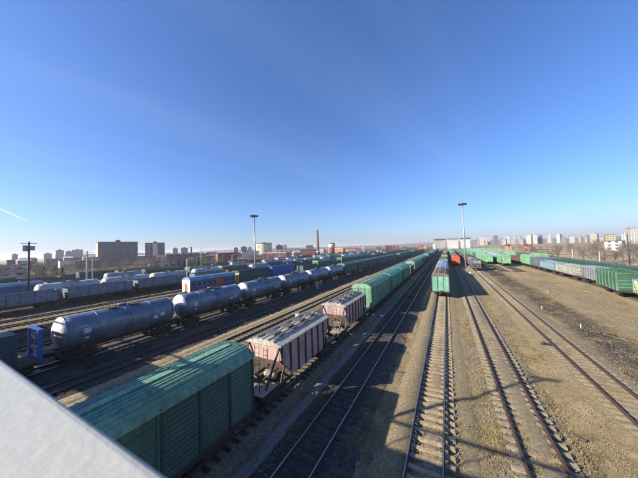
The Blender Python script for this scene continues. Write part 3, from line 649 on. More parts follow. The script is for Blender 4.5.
# train left of the shaded empty track: green boxcar, two pink hoppers, green boxcars
G2 = 'wagons of the train left of the middle tracks'
nb_ = spawn('boxcar', -12.04, 3.95, cs('teal', 'teal_roof', 'teal_rib'), 'weathered teal green boxcar nearest the footbridge, half in its shadow', G2)
vt_ = [C['teal'], C['teal'], paint('teal_faded_panel', (84,120,104), .03, .7), paint('teal_grimy_panel', (52,84,74), .05, .7)]
for ch in nb_.children:
    if ch.name.startswith('wall_panel'): ch.material_slots[0].material = random.Random(ch.name).choice(vt_)
for i, l in enumerate(('faded pink hopper wagon right behind the near teal boxcar', 'faded pink hopper wagon coupled in front of the olive green boxcar')):
    spawn('hopper', -12.04, 17.4+12.15*i, cs('pink', 'hop_roof', 'pink_rib', hatch='hatch', plat='cement', mach='gear'), l, G2)
seq = [('boxcar', cs('olive', 'olive_roof'), 'olive green boxcar right behind the second pink hopper'), ('boxcar', cs('green', 'green_roof'), 'bright green boxcar coupled behind the olive green boxcar'),
       ('boxcar', cs('green', 'green_roof', 'teal_rib'), 'bright green boxcar, second one behind the olive green boxcar'), ('hopper', cs('pink', 'hop_roof', 'pink_rib'), 'small dusty pink hopper between bright green and light green boxcars')]
y = 35.75
for kd, c_, l in seq:
    hl = kit(kd, True)['hl']; spawn(kd, -12.04, y+hl, c_, l, G2); y += 2*hl
far = [('boxcar','lgreen','lgreen_roof'),('boxcar','lgreen','lgreen_roof'),('boxcar','blue','sky_roof'),('boxcar','blue','blue_roof'),('gondola','maroon',None),('boxcar','green','green_roof'),('boxcar','dgreen','dgreen_roof'),('boxcar','blue','blue_roof')]+[random.choice([('boxcar','green','green_roof'),('boxcar','dgreen','dgreen_roof'),('gondola','slate',None),('tank','tank_grey',None)]) for _ in range(14)]
CN = dict(lgreen='light green', blue='blue', maroon='maroon', green='green', dgreen='dark green', slate='slate grey', tank_grey='grey', tank_white='dirty white', tank='blue-grey', mint='mint green', brown='brown', red='red', grey='grey', dgrey='dark grey', gblue='grey-blue', cream='cream', lblue='light blue', white='off-white', teal='teal green', olive='olive green', orange='rust orange', bblue='bright blue', yellow='pale yellow')
KN = dict(boxcar='boxcar', smoothbox='boxcar', hopper='hopper', tank='tank car', gondola='gondola', loaded='loaded gondola', ribbed='ribbed wagon', low='gondola', coach='coach')
def row(X, y, specs, where, group, start=1, lod=150, full_all=False):
    for i, (kd, body, roof) in enumerate(specs):
        full = y < lod; hl = kit(kd, full)['hl']
        spawn(kd, X, y+hl, cs(body, roof, RIBC.get(body)), f'{CN[body]} {KN[kd]}, {ordn(start+i)} wagon {where}', group, full); y += 2*hl
    return y
row(-12.04, y, far, 'from the footbridge in the train with pink hoppers', G2, 8, 130)
# train on the middle track
GM_ = 'wagons of the train on the middle track'
mid = [('smoothbox','mint','brown_roof'),('smoothbox','mint','blue_roof'),('smoothbox','grey','sky_roof'),('loaded','brown',None),('boxcar','olive','brown_roof'),('gondola','grey',None),('loaded','brown',None),('boxcar','lgreen','brown_roof')]+[random.choice([('loaded','brown',None),('boxcar','olive','brown_roof'),('gondola','slate',None),('tank','tank_grey',None)]) for _ in range(16)]
row(-1.44, 53.1, mid, 'of the train on the middle track', GM_, 1, 110)
GR = 'wagons of the train behind the floodlight mast'
row(3.56, 128.5, [('boxcar','red','orange')]+[random.choice([('boxcar','green','green_roof'),('boxcar','maroon','brown_roof'),('gondola','slate',None),('boxcar','mint','sky_roof')]) for _ in range(16)], 'of the red-ended train behind the mast', GR, 1, 145)
row(9.73, 107, [('hopper','grey','dgrey'),('hopper','grey','grey'),('gondola','brown',None)]+[random.choice([('gondola','brown',None),('hopper','grey','dgrey'),('boxcar','dgreen','dgreen_roof')]) for _ in range(14)], 'of the grey hopper train right of the mast', 'wagons of the grey hopper train', 1, 145)
row(17.9, 141.5, [('boxcar','lgreen','lgreen_roof')]+[random.choice([('boxcar','lgreen','lgreen_roof'),('boxcar','green','green_roof'),('gondola','maroon',None)]) for _ in range(12)], 'of the left train headed by a light green boxcar', 'wagons behind the left light green boxcar', 1, 150)
row(22.7, 130.5, [('boxcar','lgreen','lgreen_roof')]+[random.choice([('boxcar','lgreen','lgreen_roof'),('gondola','brown',None),('boxcar','mint','sky_roof')]) for _ in range(12)], 'of the right train headed by a light green boxcar', 'wagons behind the right light green boxcar', 1, 140)
# right-hand mixed row
GX = 'wagons of the mixed row on the right'
mg = bpy.data.materials.new('graffiti_paint'); mg.use_nodes = True; t = mg.node_tree; b = t.nodes['Principled BSDF']; ge = nd(t, 'ShaderNodeNewGeometry')
n1 = noise(t, ge.outputs['Position'], .75, 3); n2 = noise(t, vmul(t, ge.outputs['Position'], (1,1.4,.8)), 1.1, 2)
c_ = mixc(t, ramp(t, n1, .5, .53), lin(168,176,160), lin(188,190,120)); c_ = mixc(t, ramp(t, n2, .52, .55), c_, lin(84,146,112)); c_ = mixc(t, ramp(t, noise(t, ge.outputs['Position'], 2.1, 4), .58, .62), c_, lin(60,70,74))
t.links.new(c_, b.inputs['Base Color']); b.inputs['Roughness'].default_value = .6; C['graffiti'] = mg
rr = [('gondola', dict(body=mg, rib=C['grey'], inside=K['inside']), 'low wagon with yellow and green graffiti at the right edge'), ('ribbed', cs('dgreen', None, 'rib_green', inside='dgreen'), 'tall green ribbed wagon beside the graffiti wagon'), ('hopper', cs('grey','grey','dgrey'), 'grey hopper wagon next to the tall green ribbed wagon'),
      ('gondola', cs('cream', None, 'grey'), 'cream gondola between the grey hopper and the light blue gondola'), ('gondola', cs('lblue', None, 'slate'), 'light blue gondola on the right beside the cream one'), ('ribbed', cs('slate', None, 'dgrey'), 'slate blue wagon behind the light blue gondola'), ('boxcar', cs('lgreen','lgreen_roof'), 'light green boxcar at the far end of the right-hand mixed row')]
y = 48.0
for kd, c_, l in rr:
    hl = kit(kd, True)['hl']; gr_ = 'graffiti' in l; spawn(kd, 28.35 if gr_ else 30.4, y+hl-(.4 if gr_ else 0), c_, l, GX, rot=-.115 if gr_ else 0); y += 2*hl
row(36.6, 52, [('gondola','dgreen',None)]*5+[random.choice([('gondola','dgreen',None),('gondola','teal',None),('gondola','dgrey',None),('boxcar','lgreen','lgreen_roof')]) for _ in range(16)], 'of the dark row behind the right-hand hoppers', 'wagons of the second row on the right', 1, 110)
row(30.4, y+8, [random.choice([('gondola','brown',None),('boxcar','lgreen','lgreen_roof'),('hopper','grey','grey')]) for _ in range(14)], 'of the right-hand row beyond its light green boxcar', 'far wagons of the right-hand row', 2, 130)
row(42.0, 70, [random.choice([('low','dgreen',None),('low','dgrey',None),('low','teal',None)]) for _ in range(12)], 'of the low row beside the grassy bank', 'low wagons beside the grassy bank', 1, 100)
# tank cars and what follows them
GT = 'wagons of the tank car train'
spawn('flat', -34.3, 1.3, dict(body=C['bblue'], blue=C['bblue']), 'flat wagon with a blue bulkhead frame in front of the nearest tank car', GT)
TY = 8.3; TK = []
for i in range(6):
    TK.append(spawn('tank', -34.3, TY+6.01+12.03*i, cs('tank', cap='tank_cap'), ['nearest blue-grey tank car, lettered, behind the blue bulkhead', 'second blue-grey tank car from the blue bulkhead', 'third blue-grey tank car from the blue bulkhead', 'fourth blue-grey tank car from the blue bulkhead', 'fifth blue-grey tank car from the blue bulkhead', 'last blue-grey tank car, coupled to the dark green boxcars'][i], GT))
row(-34.3, TY+12.03*6, [('boxcar','dgreen','dgreen_roof')]*2+[random.choice([('boxcar','dgreen','dgreen_roof'),('boxcar','dgreen','dgreen_roof'),('boxcar','teal','teal_roof'),('gondola','dgreen',None)]) for _ in range(22)], 'of the train headed by the tank cars', GT, 7, 130)
# lettering on the nearest tank cars
def lettering(root, text, size, y, zmid, r=1.632, zc=2.86):
    cu = bpy.data.curves.new('lettering', 'FONT'); cu.body = text; cu.size = size; cu.align_x = 'CENTER'; cu.extrude = 0
    tmp = bpy.data.objects.new('tmp', cu); COL.objects.link(tmp); dg = bpy.context.evaluated_depsgraph_get(); me = bpy.data.meshes.new_from_object(tmp.evaluated_get(dg)); bpy.data.objects.remove(tmp)
    import bmesh
    b = bmesh.new(); b.from_mesh(me); bmesh.ops.triangulate(b, faces=b.faces); bmesh.ops.subdivide_edges(b, edges=b.edges, cuts=1); b.to_mesh(me); b.free()
    a0 = (zmid-zc)/r
    for v in me.vertices:
        a = a0 + v.co.y/r; v.co = Vector((math.cos(a)*r, y+v.co.x, zc+math.sin(a)*r))
    me.materials.clear(); me.materials.append(None); put('lettering', me, K['letter'], root)
for i, tk in enumerate(TK[:4]):
    lettering(tk, 'СГ-ТРАНС', .55, -1.2, 3.2); lettering(tk, ['57284016', '57284131', '57239045', '57284222'][i], .36, -3.7, 3.3)
M_cont = paint('container_slate', (58,78,86), -.06, .6)
cb = empty('container', (-34.3, 1.8, 1.19)); tag(cb, 'dark slate corrugated container on the flat wagon, in bridge shadow', 'container')
pf = [(-1.2, 0)]; 
m = MB().box(-1.15, 1.15, -4.4, 4.4, 0, 2.7); put('body', m.mesh('body'), M_cont, cb)
rm = MB().box(1.15, 1.23, -4.35, 4.35, -.05, .05).mesh('corrugation')
for k in range(14): put('corrugation', rm, M_cont, cb, (0, 0, .15+.18*k))
for s in (-1, 1):
    for e in (-1, 1): put('corner_post', MB().box(s*1.13-.09, s*1.13+.09, e*4.4-.08, e*4.4+.08, 0, 2.75).mesh('corner_post'), M_cont, cb)
# coach row behind the tank cars
GC = 'wagons of the coach row behind the tank cars'
spawn('coach', -55.6, 43.0, dict(body=C['blue'], roof=C['blue_roof'], end=C['white'], door=C['orange'], frame=C['gblue']), 'blue coach with white end and pale blue roof behind the tank cars', GC)
spawn('boxcar', -55.6, 58.3, dict(body=C['dgreen'], roof=C['black_rib'], end=C['yellow'], rib=C['teal_rib']), 'dark green boxcar with pale yellow end, behind the blue coach', GC)
spawn('boxcar', -55.6, 73.6, cs('bblue','bblue'), 'bright blue boxcar in the coach row behind the tank cars', GC)
row(-55.6, 86, [random.choice([('boxcar','dgreen','dgreen_roof'),('gondola','teal',None),('boxcar','teal','teal_roof')]) for _ in range(22)], 'from the blue coach in the coach row', GC, 4, 120)
GGo = 'wagons of the grey-blue gondola row'
yy = row(-77.0, -7.2, [('gondola','gblue',None)]*3+[('low','brown',None)]*0+[('gondola','gblue',None)], 'of the grey-blue gondola row on the left', GGo, 1, 70)
row(-77.0, yy+3, [random.choice([('gondola','gblue',None),('gondola','brown',None),('gondola','dgreen',None),('tank','tank_grey',None)]) for _ in range(22)], 'of the grey-blue gondola row on the left', GGo, 5, 70)
GW = 'wagons of the dirty white tank row'
yy = row(-82.4, 17.5, [('tank','tank_white',None)]*3, 'of the dirty white tank row on the left', GW, 1, 70)
row(-82.4, yy+2, [random.choice([('tank','tank_white',None),('boxcar','teal','teal_roof'),('tank','tank_grey',None),('gondola','slate',None)]) for _ in range(24)], 'of the dirty white tank row on the left', GW, 4, 60)
GB = 'pale-roofed blue wagons at far left'
row(-92.0, -8, [('boxcar','blue','sky_roof'),('boxcar','blue','blue_roof')], 'of the pale-roofed blue pair at far left', GB, 1, 60)
row(-92.0, 32, [random.choice([('boxcar','teal','teal_roof'),('gondola','dgrey',None),('gondola','dgreen',None)]) for _ in range(20)], 'behind the dirty white tank cars on the left', 'wagons behind the dirty white tank cars', 1, 50)
row(-104.0, 24, [random.choice([('gondola','dgrey',None),('gondola','brown',None),('boxcar','dgreen','brown_roof'),('tank','tank_grey',None)]) for _ in range(24)], 'of the distant dark row on the left', 'wagons of the distant dark row', 1, 0)
row(-113.0, 45, [random.choice([('gondola','maroon',None),('gondola','brown',None),('boxcar','maroon','brown_roof'),('boxcar','white','sky_roof')]) for _ in range(24)], 'of the farthest mixed row on the left', 'wagons of the farthest left row', 1, 0)
row(-122.0, 8, [random.choice([('gondola','dgrey',None),('gondola','dgreen',None),('boxcar','dgreen','brown_roof')]) for _ in range(26)], 'of the dark gondola row before the sheds on the left', 'dark wagons before the sheds', 1, 0)
row(-131.0, 20, [random.choice([('gondola','maroon',None),('gondola','brown',None),('gondola','dgrey',None)]) for _ in range(24)], 'of the last row against the sheds on the left', 'wagons against the sheds on the left', 1, 0)
# ------------------------------------------------------------------ masts and poles
M_galv = simple('galvanised_steel', (150,156,160), .5, .3, .2, 1)
M_pole = simple('concrete_pole', (176,172,164), .85, 0, .2, 2)
M_dkpole = simple('dark_steel_pole', (58,60,64), .7, .2, .2, 2)
def on_x(u, v, X): d = ray(u, v); t = X/d.x; return Vector((X, d.y*t, HC+d.z*t))
def mast(x, y, h, label):
    t = empty('floodlight_mast', (x, y, GZ)); tag(t, label, 'light mast', 'tall floodlight masts'); h -= GZ
    put('pole', MB().bar((0,0,0), (0,0,h-1), .36, 14, .17).mesh('pole'), M_galv, t); put('base', MB().box(-.7,.7,-.7,.7,-.1,.35).mesh('base'), M_conc, t)
    put('crown_ring', MB().lathe([(1.15,h-.75),(1.3,h-.75),(1.3,h-.6),(1.15,h-.6)], 20).mesh('crown_ring'), M_dkpole, t)
    fm = MB().box(-.3,.3,-.16,.2,-.3,.3).mesh('floodlight')
    for k in range(9): a = 2*math.pi*k/9; put('floodlight', fm, M_dkpole, t, (1.42*math.cos(a), 1.42*math.sin(a), h-.72), (R_(-25), 0, a-math.pi/2))
    put('arms', MB().bar((-1.2,0,h-.68),(1.2,0,h-.68),.06).bar((0,-1.2,h-.68),(0,1.2,h-.68),.06).bar((0,0,h-1),(0,0,h),.1).mesh('arms'), M_dkpole, t)
    return t
mast(6.76, 118.7, 27.8, 'tall floodlight mast beside the red-ended train on the right')
mast(-69.0, 74.2, 25.3, 'tall thin floodlight mast beyond the tank cars, left of the chimney')
def pole(u, vt, X, label, mat, arm=0, r=.13, lamp=False, name='pole', cat='pole', box=False):
    p = on_x(u, vt, X); h = p.z-GZ; t = empty(name, (p.x, p.y, GZ)); tag(t, label, cat, 'poles of the yard')
    put('shaft', MB().bar((0,0,-.1), (0,0,h), r*1.3, 8, r*.8).mesh('shaft'), mat, t)
    for k in range(arm): put('cross_arm', MB().box(-1.3,1.3,-.06,.06,h-.5-k*.7,h-.38-k*.7).mesh('cross_arm'), mat, t, (0,0,0), (0,0,R_(60)))
    if lamp: put('lamp_arm', MB().bar((0,0,h-.1),(1.3,0,h+.15),.05).box(1.1,1.8,-.13,.13,h+.1,h+.2).mesh('lamp_arm'), mat, t, (0,0,0), (0,0,R_(30)))
    if box: put('signal_cage', MB().box(-.9,-.3,-.3,.3,h-2.3,h-.9).box(.35,.9,-.3,.3,h-2.1,h-1.1).mesh('signal_cage'), M_galv, t, (0,0,0), (0,0,R_(50)))
pole(29, 241.5, -87.2, 'dark steel pole with small platforms above the pale-roofed wagons at far left', M_dkpole, 1, .2, box=True)
pole(87, 251, -98, 'pale concrete pole with crossarm left of the brown apartment block', M_pole, 2, .22)
pole(92.5, 258, -88, 'thin pale pole just right of the crossarmed concrete pole', M_pole, 0, .12)
pole(187, 259, -58.6, 'slim white lamp pole at the white end of the blue coach', M_pole, 0, .11, True)
pole(201, 248, -98, 'pale lamp pole behind the blue coach', M_pole, 0, .15, True)
pole(232, 255, -87.2, 'pale lamp pole left of the thin floodlight mast', M_pole, 0, .15, True)
pole(341, 240, -47, 'thin pale pole above the green boxcars behind the tank cars', M_pole, 1, .14)
pole(627, 234, 50, 'thin dark pole on the right edge above the tree belt', M_dkpole, 1, .14)
pole(572, 249, 47, 'short pale pole behind the cream gondola', M_pole, 0, .14, True)
pole(599, 251, 46, 'short pale pole behind the grey hopper on the right', M_pole, 0, .13)
for i, (u, vt, X) in enumerate(((352, 240, -96), (381, 229, -62), (392, 236, -70), (430, 227, -20), (490, 241, 55))):
    pole(u, vt+4, X*1.0, f'distant thin pole over the far end of the yard, {ordn(i+1)} from the left', M_pole, 1, .12)

# ------------------------------------------------------------------ buildings
def win_mat(name, wall, glass=(58,66,78), fx=3.2, fz=3.0, ox=.5, band=False):
    m = bpy.data.materials.new(name); m.use_nodes = True; t = m.node_tree; b = t.nodes['Principled BSDF']
    tc = nd(t, 'ShaderNodeTexCoord'); sp = nd(t, 'ShaderNodeSeparateXYZ'); t.links.new(tc.outputs['Object'], sp.inputs[0])
    ad = nd(t, 'ShaderNodeMath', operation='ADD'); t.links.new(sp.outputs[0], ad.inputs[0]); t.links.new(sp.outputs[1], ad.inputs[1])
    def cell(src, p, a, bb):
        d = nd(t, 'ShaderNodeMath', operation='DIVIDE'); t.links.new(src, d.inputs[0]); d.inputs[1].default_value = p
        f = nd(t, 'ShaderNodeMath', operation='FRACT'); t.links.new(d.outputs[0], f.inputs[0])
        g1 = nd(t, 'ShaderNodeMath', operation='GREATER_THAN'); t.links.new(f.outputs[0], g1.inputs[0]); g1.inputs[1].default_value = a
        g2 = nd(t, 'ShaderNodeMath', operation='LESS_THAN'); t.links.new(f.outputs[0], g2.inputs[0]); g2.inputs[1].default_value = bb
        mm = nd(t, 'ShaderNodeMath', operation='MULTIPLY'); t.links.new(g1.outputs[0], mm.inputs[0]); t.links.new(g2.outputs[0], mm.inputs[1]); return mm.outputs[0]
    k = nd(t, 'ShaderNodeMath', operation='MULTIPLY'); t.links.new(cell(ad.outputs[0], fx, .28, .72 if not band else 2), k.inputs[0]); t.links.new(cell(sp.outputs[2], fz, .35, .8), k.inputs[1])
    n = noise(t, tc.outputs['Object'], .15, 4)
    w_ = mixc(t, ramp(t, n, .3, .7), lin(*wall), tuple(c*.8 for c in lin(*wall)[:3])+(1,))
    t.links.new(mixc(t, k.outputs[0], w_, lin(*glass)), b.inputs['Base Color']); b.inputs['Roughness'].default_value = .75; return m
M_roofd = simple('tar_roof', (70,70,72), .9); M_glassb = simple('block_glass', (70,80,94), .25, 0, .3, .3)
def site(u0, u1, vt, D):
    a, b = at_depth(u0, vt, D), at_depth(u1, vt, D); c = (a+b)/2; return c.x, c.y, (b.xy-a.xy).length, c.z-GZ, math.atan2(c.y, c.x)-math.pi/2
def block(u0, u1, vt, D, label, wall, depth=14, turn=0, windows=True, bays=0, name='apartment_block', cat='building', group='buildings beyond the yard', roof=None, side=None, cap=True, hip=False, grid=(3.4, 3.0)):
    x, y, w_, h, rz = site(u0, u1, vt, D); t = empty(name, (x, y, GZ-.1), rz+R_(turn)); tag(t, label, cat, group)
    far = not (windows and bays)
    wm = wall if not isinstance(wall, tuple) else (win_mat('facade_'+str(len(bpy.data.materials)), wall, fx=grid[0], fz=grid[1]) if windows and not bays else simple('wall_%d_%d_%d' % wall, wall, .85, 0, .2, .1))
    put('walls', MB().box(-w_/2, w_/2, 0, depth, 0, h).mesh('walls'), wm, t)
    rm = roof or M_roofd
    if hip: put('roof', MB().poly([(-w_/2-.4,-.4,h+.01),(w_/2+.4,-.4,h+.01),(w_/2+.4,depth+.4,h+.01),(-w_/2-.4,depth+.4,h+.01),(-w_/2+1,depth/2,h+hip),(w_/2-1,depth/2,h+hip)], [(0,1,5,4),(1,2,5),(2,3,4,5),(3,0,4),(3,2,1,0)]).mesh('roof'), rm, t)
    elif cap:
        r = put('roof', MB().box(-w_/2-.2, w_/2+.2, -.2, depth+.2, h+.005, h+.5).mesh('roof'), rm, t)
        if h > 18:
            for k in range(max(1, int(w_/18))): xx = -w_/2+w_*(k+.5)/max(1, int(w_/18)); put('lift_house', MB().box(xx-2, xx+2, depth*.3, depth*.3+4, h+.505, h+2.6).mesh('lift_house'), wm, r)
    if bays:
        nf = int(h/3.0); bw = w_/bays; wmsh = MB().box(-bw*.3, bw*.3, -.04, .05, 0, 1.6).mesh('window'); 
        for c_ in range(bays):
            xx = -w_/2+bw*(c_+.5)
            if c_ % 3 == 1: put('loggia_bay', MB().box(xx-bw*.42, xx+bw*.42, -.9, -.005, 3, h-1.2).mesh('loggia_bay'), simple('loggia_grey', (150,146,144), .8, 0, .2, .3), t)
            for f_ in range(1, nf): put('window', wmsh, M_glassb, t, (xx, -.91 if c_ % 3 == 1 else -.02, f_*3.0+.9))
    if side: put('gable_panel', MB().box(-w_/2-.25, -w_/2-.01, .5, depth-.5, 2, h-1).mesh('gable_panel'), side, t)
    return t
block(98, 138, 242, 330, 'long brown-grey apartment block on the left skyline', (150,124,112), 16, 8, bays=17, side=simple('tan_gable', (214,178,140), .8))
a_ = block(145, 164, 243, 420, 'dark twin apartment block with a pale middle, right of the brown block', (112,106,106), 14, -6, bays=7)
bx_ = site(145, 164, 243, 420); put('pale_stair_panel', MB().box(-2.2, 3.2, -1.4, -.95, 2, bx_[3]-.5).mesh('pale_stair_panel'), simple('pale_panel', (226,206,186), .8), a_)
block(176, 205, 256, 270, 'low tan flat-roofed building behind the teal wagons', (224,190,138), 12, 4, grid=(4.5, 3.4))
block(149, 175, 262, 215, 'low cream wall building left of the tan building', (216,196,170), 8, 3, grid=(5, 3.4))
block(167, 177, 256.5, 300, 'small white roofed shed between the twin block and tan building', (206,206,204), 10, 0, grid=(6, 4))
block(173, 178, 248.5, 700, 'small grey tower block right of the dark twin block', (130,132,140), 14, 10)
block(181, 188, 248, 720, 'wide grey tower block above the tan building', (122,124,134), 14, 10)
block(190.5, 192, 248, 600, 'narrow dark tower above the tan building', (96,98,106), 5, 0)
# round pale office
x, y, w_, h, rz = site(256, 272, 243.5, 620); t = empty('round_building', (x, y, GZ), rz); tag(t, 'pale round drum-shaped building behind the thin floodlight mast', 'building', 'buildings beyond the yard')
put('walls', MB().lathe([(w_/2, 0), (w_/2, h)], 32, smooth=False).mesh('walls'), win_mat('drum_facade', (226,206,172), fx=5, fz=3.2), t)
rm_ = put('roof', MB().lathe([(w_/2+.4, h+.01), (w_/2+.4, h+1)], 32).mesh('roof'), M_roofd, t); put('lift_house', MB().box(-4,4,-3,3,h+1,h+3).mesh('lift_house'), M_roofd, rm_)
block(241, 247, 247, 560, 'bluish grey block left of the round building', (124,132,146), 12, 5)
block(248, 252, 247.5, 640, 'pinkish block between the grey block and the round building', (190,160,148), 12, 0)
block(234, 238, 248, 640, 'dark small tower left of the bluish grey block', (104,108,116), 12, 0)
block(276, 283, 245.5, 520, 'dark grey block right of the round building', (110,104,106), 12, 8)
block(283.5, 287, 245.5, 600, 'pinkish tower behind the dark grey block', (186,152,142), 10, 0)
block(277, 300, 249, 430, 'long pale flat shed below the dark grey block', (206,200,194), 14, 4, grid=(8, 5))
block(306, 313, 245.5, 470, 'grey-brown block just left of the brick chimney', (138,124,120), 10, 6)
block(386, 390.5, 245.5, 800, 'lone dark block with a white flank near the middle of the skyline', (96,92,94), 12, 12)
# brick chimney and water tower
p = at_depth(317.5, 230, 360); t = empty('brick_chimney', (p.x, p.y, GZ)); tag(t, 'tall dark red brick chimney left of the middle', 'chimney'); h = p.z-GZ
M_brick = simple('dark_brick', (104,66,54), .9, 0, .3, .5, .2); put('stack', MB().lathe([(1.9, 0), (1.75, h*.3), (1.25, h-.6)], 20).mesh('stack'), M_brick, t); put('rim', MB().lathe([(1.4, h-.6), (1.4, h)], 20).mesh('rim'), M_roofd, t)
x, y, w_, h, rz = site(328.5, 335, 243.5, 380); t = empty('water_tower', (x, y, GZ), rz); tag(t, 'brick water tower with a pale tank, right of the chimney', 'water tower')
put('shaft', MB().lathe([(w_*.42, 0), (w_*.38, h*.6)], 20).mesh('shaft'), M_brick, t); k = put('tank', MB().lathe([(w_*.38, h*.6), (w_*.5, h*.66), (w_*.5, h-.2)], 20).mesh('tank'), simple('tower_tank', (196,180,168), .8), t); put('roof', MB().lathe([(w_*.54, h-.2), (w_*.3, h+.8), (.1, h+1.2)], 20).mesh('roof'), M_roofd, k)
# grain silos straight down the tracks
M_silo = simple('silo_concrete', (182,180,172), .85, 0, .2, .08); M_silod = simple('silo_grey', (128,126,124), .85, 0, .2, .08)
for i, (u0, u1, vt, lab) in enumerate(((434.5, 445.5, 239, 'left of the three big pale silo blocks ending the tracks'), (447, 458, 238.6, 'middle of the three big pale silo blocks ending the tracks'), (460.5, 470, 238, 'right silo block of the three, behind the floodlight mast'))):
    x, y, w_, h, rz = site(u0, u1, vt, 620); t = empty('grain_silo', (x, y, GZ), rz); tag(t, lab, 'silo', 'silo blocks at the end of the tracks')
    wm_ = (M_silod, M_silo, M_silo)[i]
    put('core', MB().box(-w_/2, w_/2, 0, 22, 0, h-2.6).mesh('core'), wm_, t)
    pm_ = MB().box(-.5, .5, -.5, -.01, 0, h-3).mesh('pilaster')
    for k in range(7): put('pilaster', pm_, M_silo, t, (-w_/2+w_*(k+.5)/7, 0, 0))
    rf = put('top_gallery', MB().box(-w_/2-.5, w_/2+.5, -.8, 22.5, h-2.595, h).mesh('top_gallery'), (M_roofd, M_silod, M_roofd)[i], t)
    put('gallery_roof', MB().box(-w_/2-.9, w_/2+.9, -1.2, 23, h+.005, h+.6).mesh('gallery_roof'), M_roofd, rf)
    if i == 0: put('annex', MB().box(-w_/2-4.5, -w_/2-.01, 2, 14, 0, h*.55).mesh('annex'), M_silo, t)
block(472, 477, 240.3, 720, 'small dark block right of the silo blocks', (126,122,120), 12, 8)
# towers on the right skyline
RS = [(479,484,236.8,1250,(206,190,178)),(486,490,236.5,1300,(214,202,190)),(494,498,235.6,1180,(120,120,128)),(504.5,510,236.2,1300,(198,188,180)),(513,516,236.3,1300,(190,178,174)),(517,520,236.6,1280,(182,174,172)),(526,531,235.2,1150,(208,196,184)),(532.5,537,234.8,1150,(222,208,192)),(537.4,540.6,235,1180,(112,106,108)),(547,551,234.4,1300,(190,186,184)),(556,560,234.2,1300,(206,200,194)),(570,574,236.2,1000,(212,196,176)),(590,597,233.9,900,(198,176,158)),(608,616,234.5,700,(200,184,160)),(630,637,228,640,(196,190,182)),(621,628,233.5,700,(190,186,180))]
rq = random.Random(31)
for k in range(30):
    u = rq.uniform(474, 606); D = rq.uniform(1000, 1700); RS.append((u, u+rq.uniform(2.2, 5.5), 241.6-(u-515)*.036-rq.uniform(1.5, 4.2), D, rq.choice([(176,166,160),(158,152,150),(190,176,160),(140,136,138),(182,160,146)])))
RS.sort(); RS = [(a, b, c, d, tuple(int(q*.86) for q in e)) for a, b, c, d, e in RS]
for i, (u0, u1, vt, D, c_) in enumerate(RS): block(u0, u1, vt, D, f'{["pale","dark"][sum(c_) < 400]} high-rise on the right skyline, {ordn(i+1)} counting rightwards from the silos', c_, 14, random.uniform(-25, 20), grid=(3.2, 3.0), group='high-rises on the right skyline')
block(604, 622, 241.2, 330, 'long white building at upper right behind the trees', (178,174,168), 14, -8, grid=(4, 3.0))
for u, l in ((509, 'left of two orange brick gables behind the light green boxcars'), (527, 'right of two orange brick gables behind the light green boxcars')):
    x, y, w_, h, rz = site(u-2.4, u+2.4, 246, 300); t = empty('brick_gable_house', (x, y, GZ), rz+.2); tag(t, l, 'building', 'orange brick buildings')
    M_or = simple('orange_brick', (214,128,84), .9, 0, .25, .4); put('walls', MB().box(-w_/2, w_/2, 0, 9, 0, h).mesh('walls'), M_or, t); put('roof', MB().extr([(-w_/2-.3,h+.005),(w_/2+.3,h+.005),(0,h+2.4)], -.3, 9.3).mesh('roof'), M_roofd, t)
    for k in range(2): put('window', MB().box(-.7,.7,-.05,.05,2+3.2*k,3.6+3.2*k).mesh('window'), M_glassb, t)
block(486, 507, 250.5, 300, 'long pinkish shed left of the orange brick gables', (206,176,150), 12, 6, grid=(6, 4)); block(529, 552, 250, 320, 'long pale shed right of the orange brick gables', (200,190,180), 12, -3, grid=(6, 4))
# low industrial belt behind the left-hand yard
pal = [(150,84,66),(132,74,60),(176,166,156),(206,200,192),(120,116,114),(168,140,116),(96,92,92),(190,120,84)]
rs = random.Random(12); lows = []
for i in range(74):
    u = rs.uniform(2, 430); D = rs.uniform(240, 640) if u < 330 else rs.uniform(420, 900); wpx = rs.uniform(5, 15)*(300/D); hz = 244+(446.5-u)*math.tan(RHO)
    if 92 < u < 145 and D < 360: D = rs.uniform(370, 600)
    hh = rs.uniform(4, 10); vt = hz+(HC-hh+GZ)*FPX/D
    lows.append((u, u+max(4, wpx*2), vt, D)); continue
PALN = {(150,84,66):'brick red',(132,74,60):'dark red',(176,166,156):'beige grey',(206,200,192):'off-white',(120,116,114):'mid grey',(168,140,116):'tan',(96,92,92):'dark grey',(190,120,84):'orange brick'}
for i, (u, u1, vt, D) in enumerate(sorted(lows)):
    pc = rs.choice(pal); PALX = f'low {PALN[pc]} shed, {ordn(i+1)} from the left in the belt beyond the yard'
    block(u, u1, vt, D, PALX, pc, rs.uniform(8, 14), rs.uniform(-25, 25), windows=rs.random() < .6, grid=(5, 3.6), name='low_shed', cat='shed', group='low sheds beyond the left-hand tracks', hip=rs.choice([0, 0, 1.6]), roof=rs.choice([M_roofd, simple('red_roof', (132,66,52), .8), simple('pale_roof', (196,198,200), .7)]))
block(0, 26, 265.5, 230, 'long low pale building at the left edge', (206,200,190), 9, 5, grid=(5, 3.4)); block(20, 27, 262.8, 232, 'small white house at far left beside the dark pole', (228,222,214), 8, 0, grid=(4, 3), hip=1.5)
for i, (u0, u1, vt) in enumerate(((12,18,254.5),(44,52,253.6),(56,64,250.2),(66,72,251.5),(72,83,249.8))): block(u0, u1, vt, 900, f'bluish distant housing block on the skyline, {ordn(i+1)} from the left edge', (128,134,146), 14, 5, group='bluish distant blocks on the left skyline')

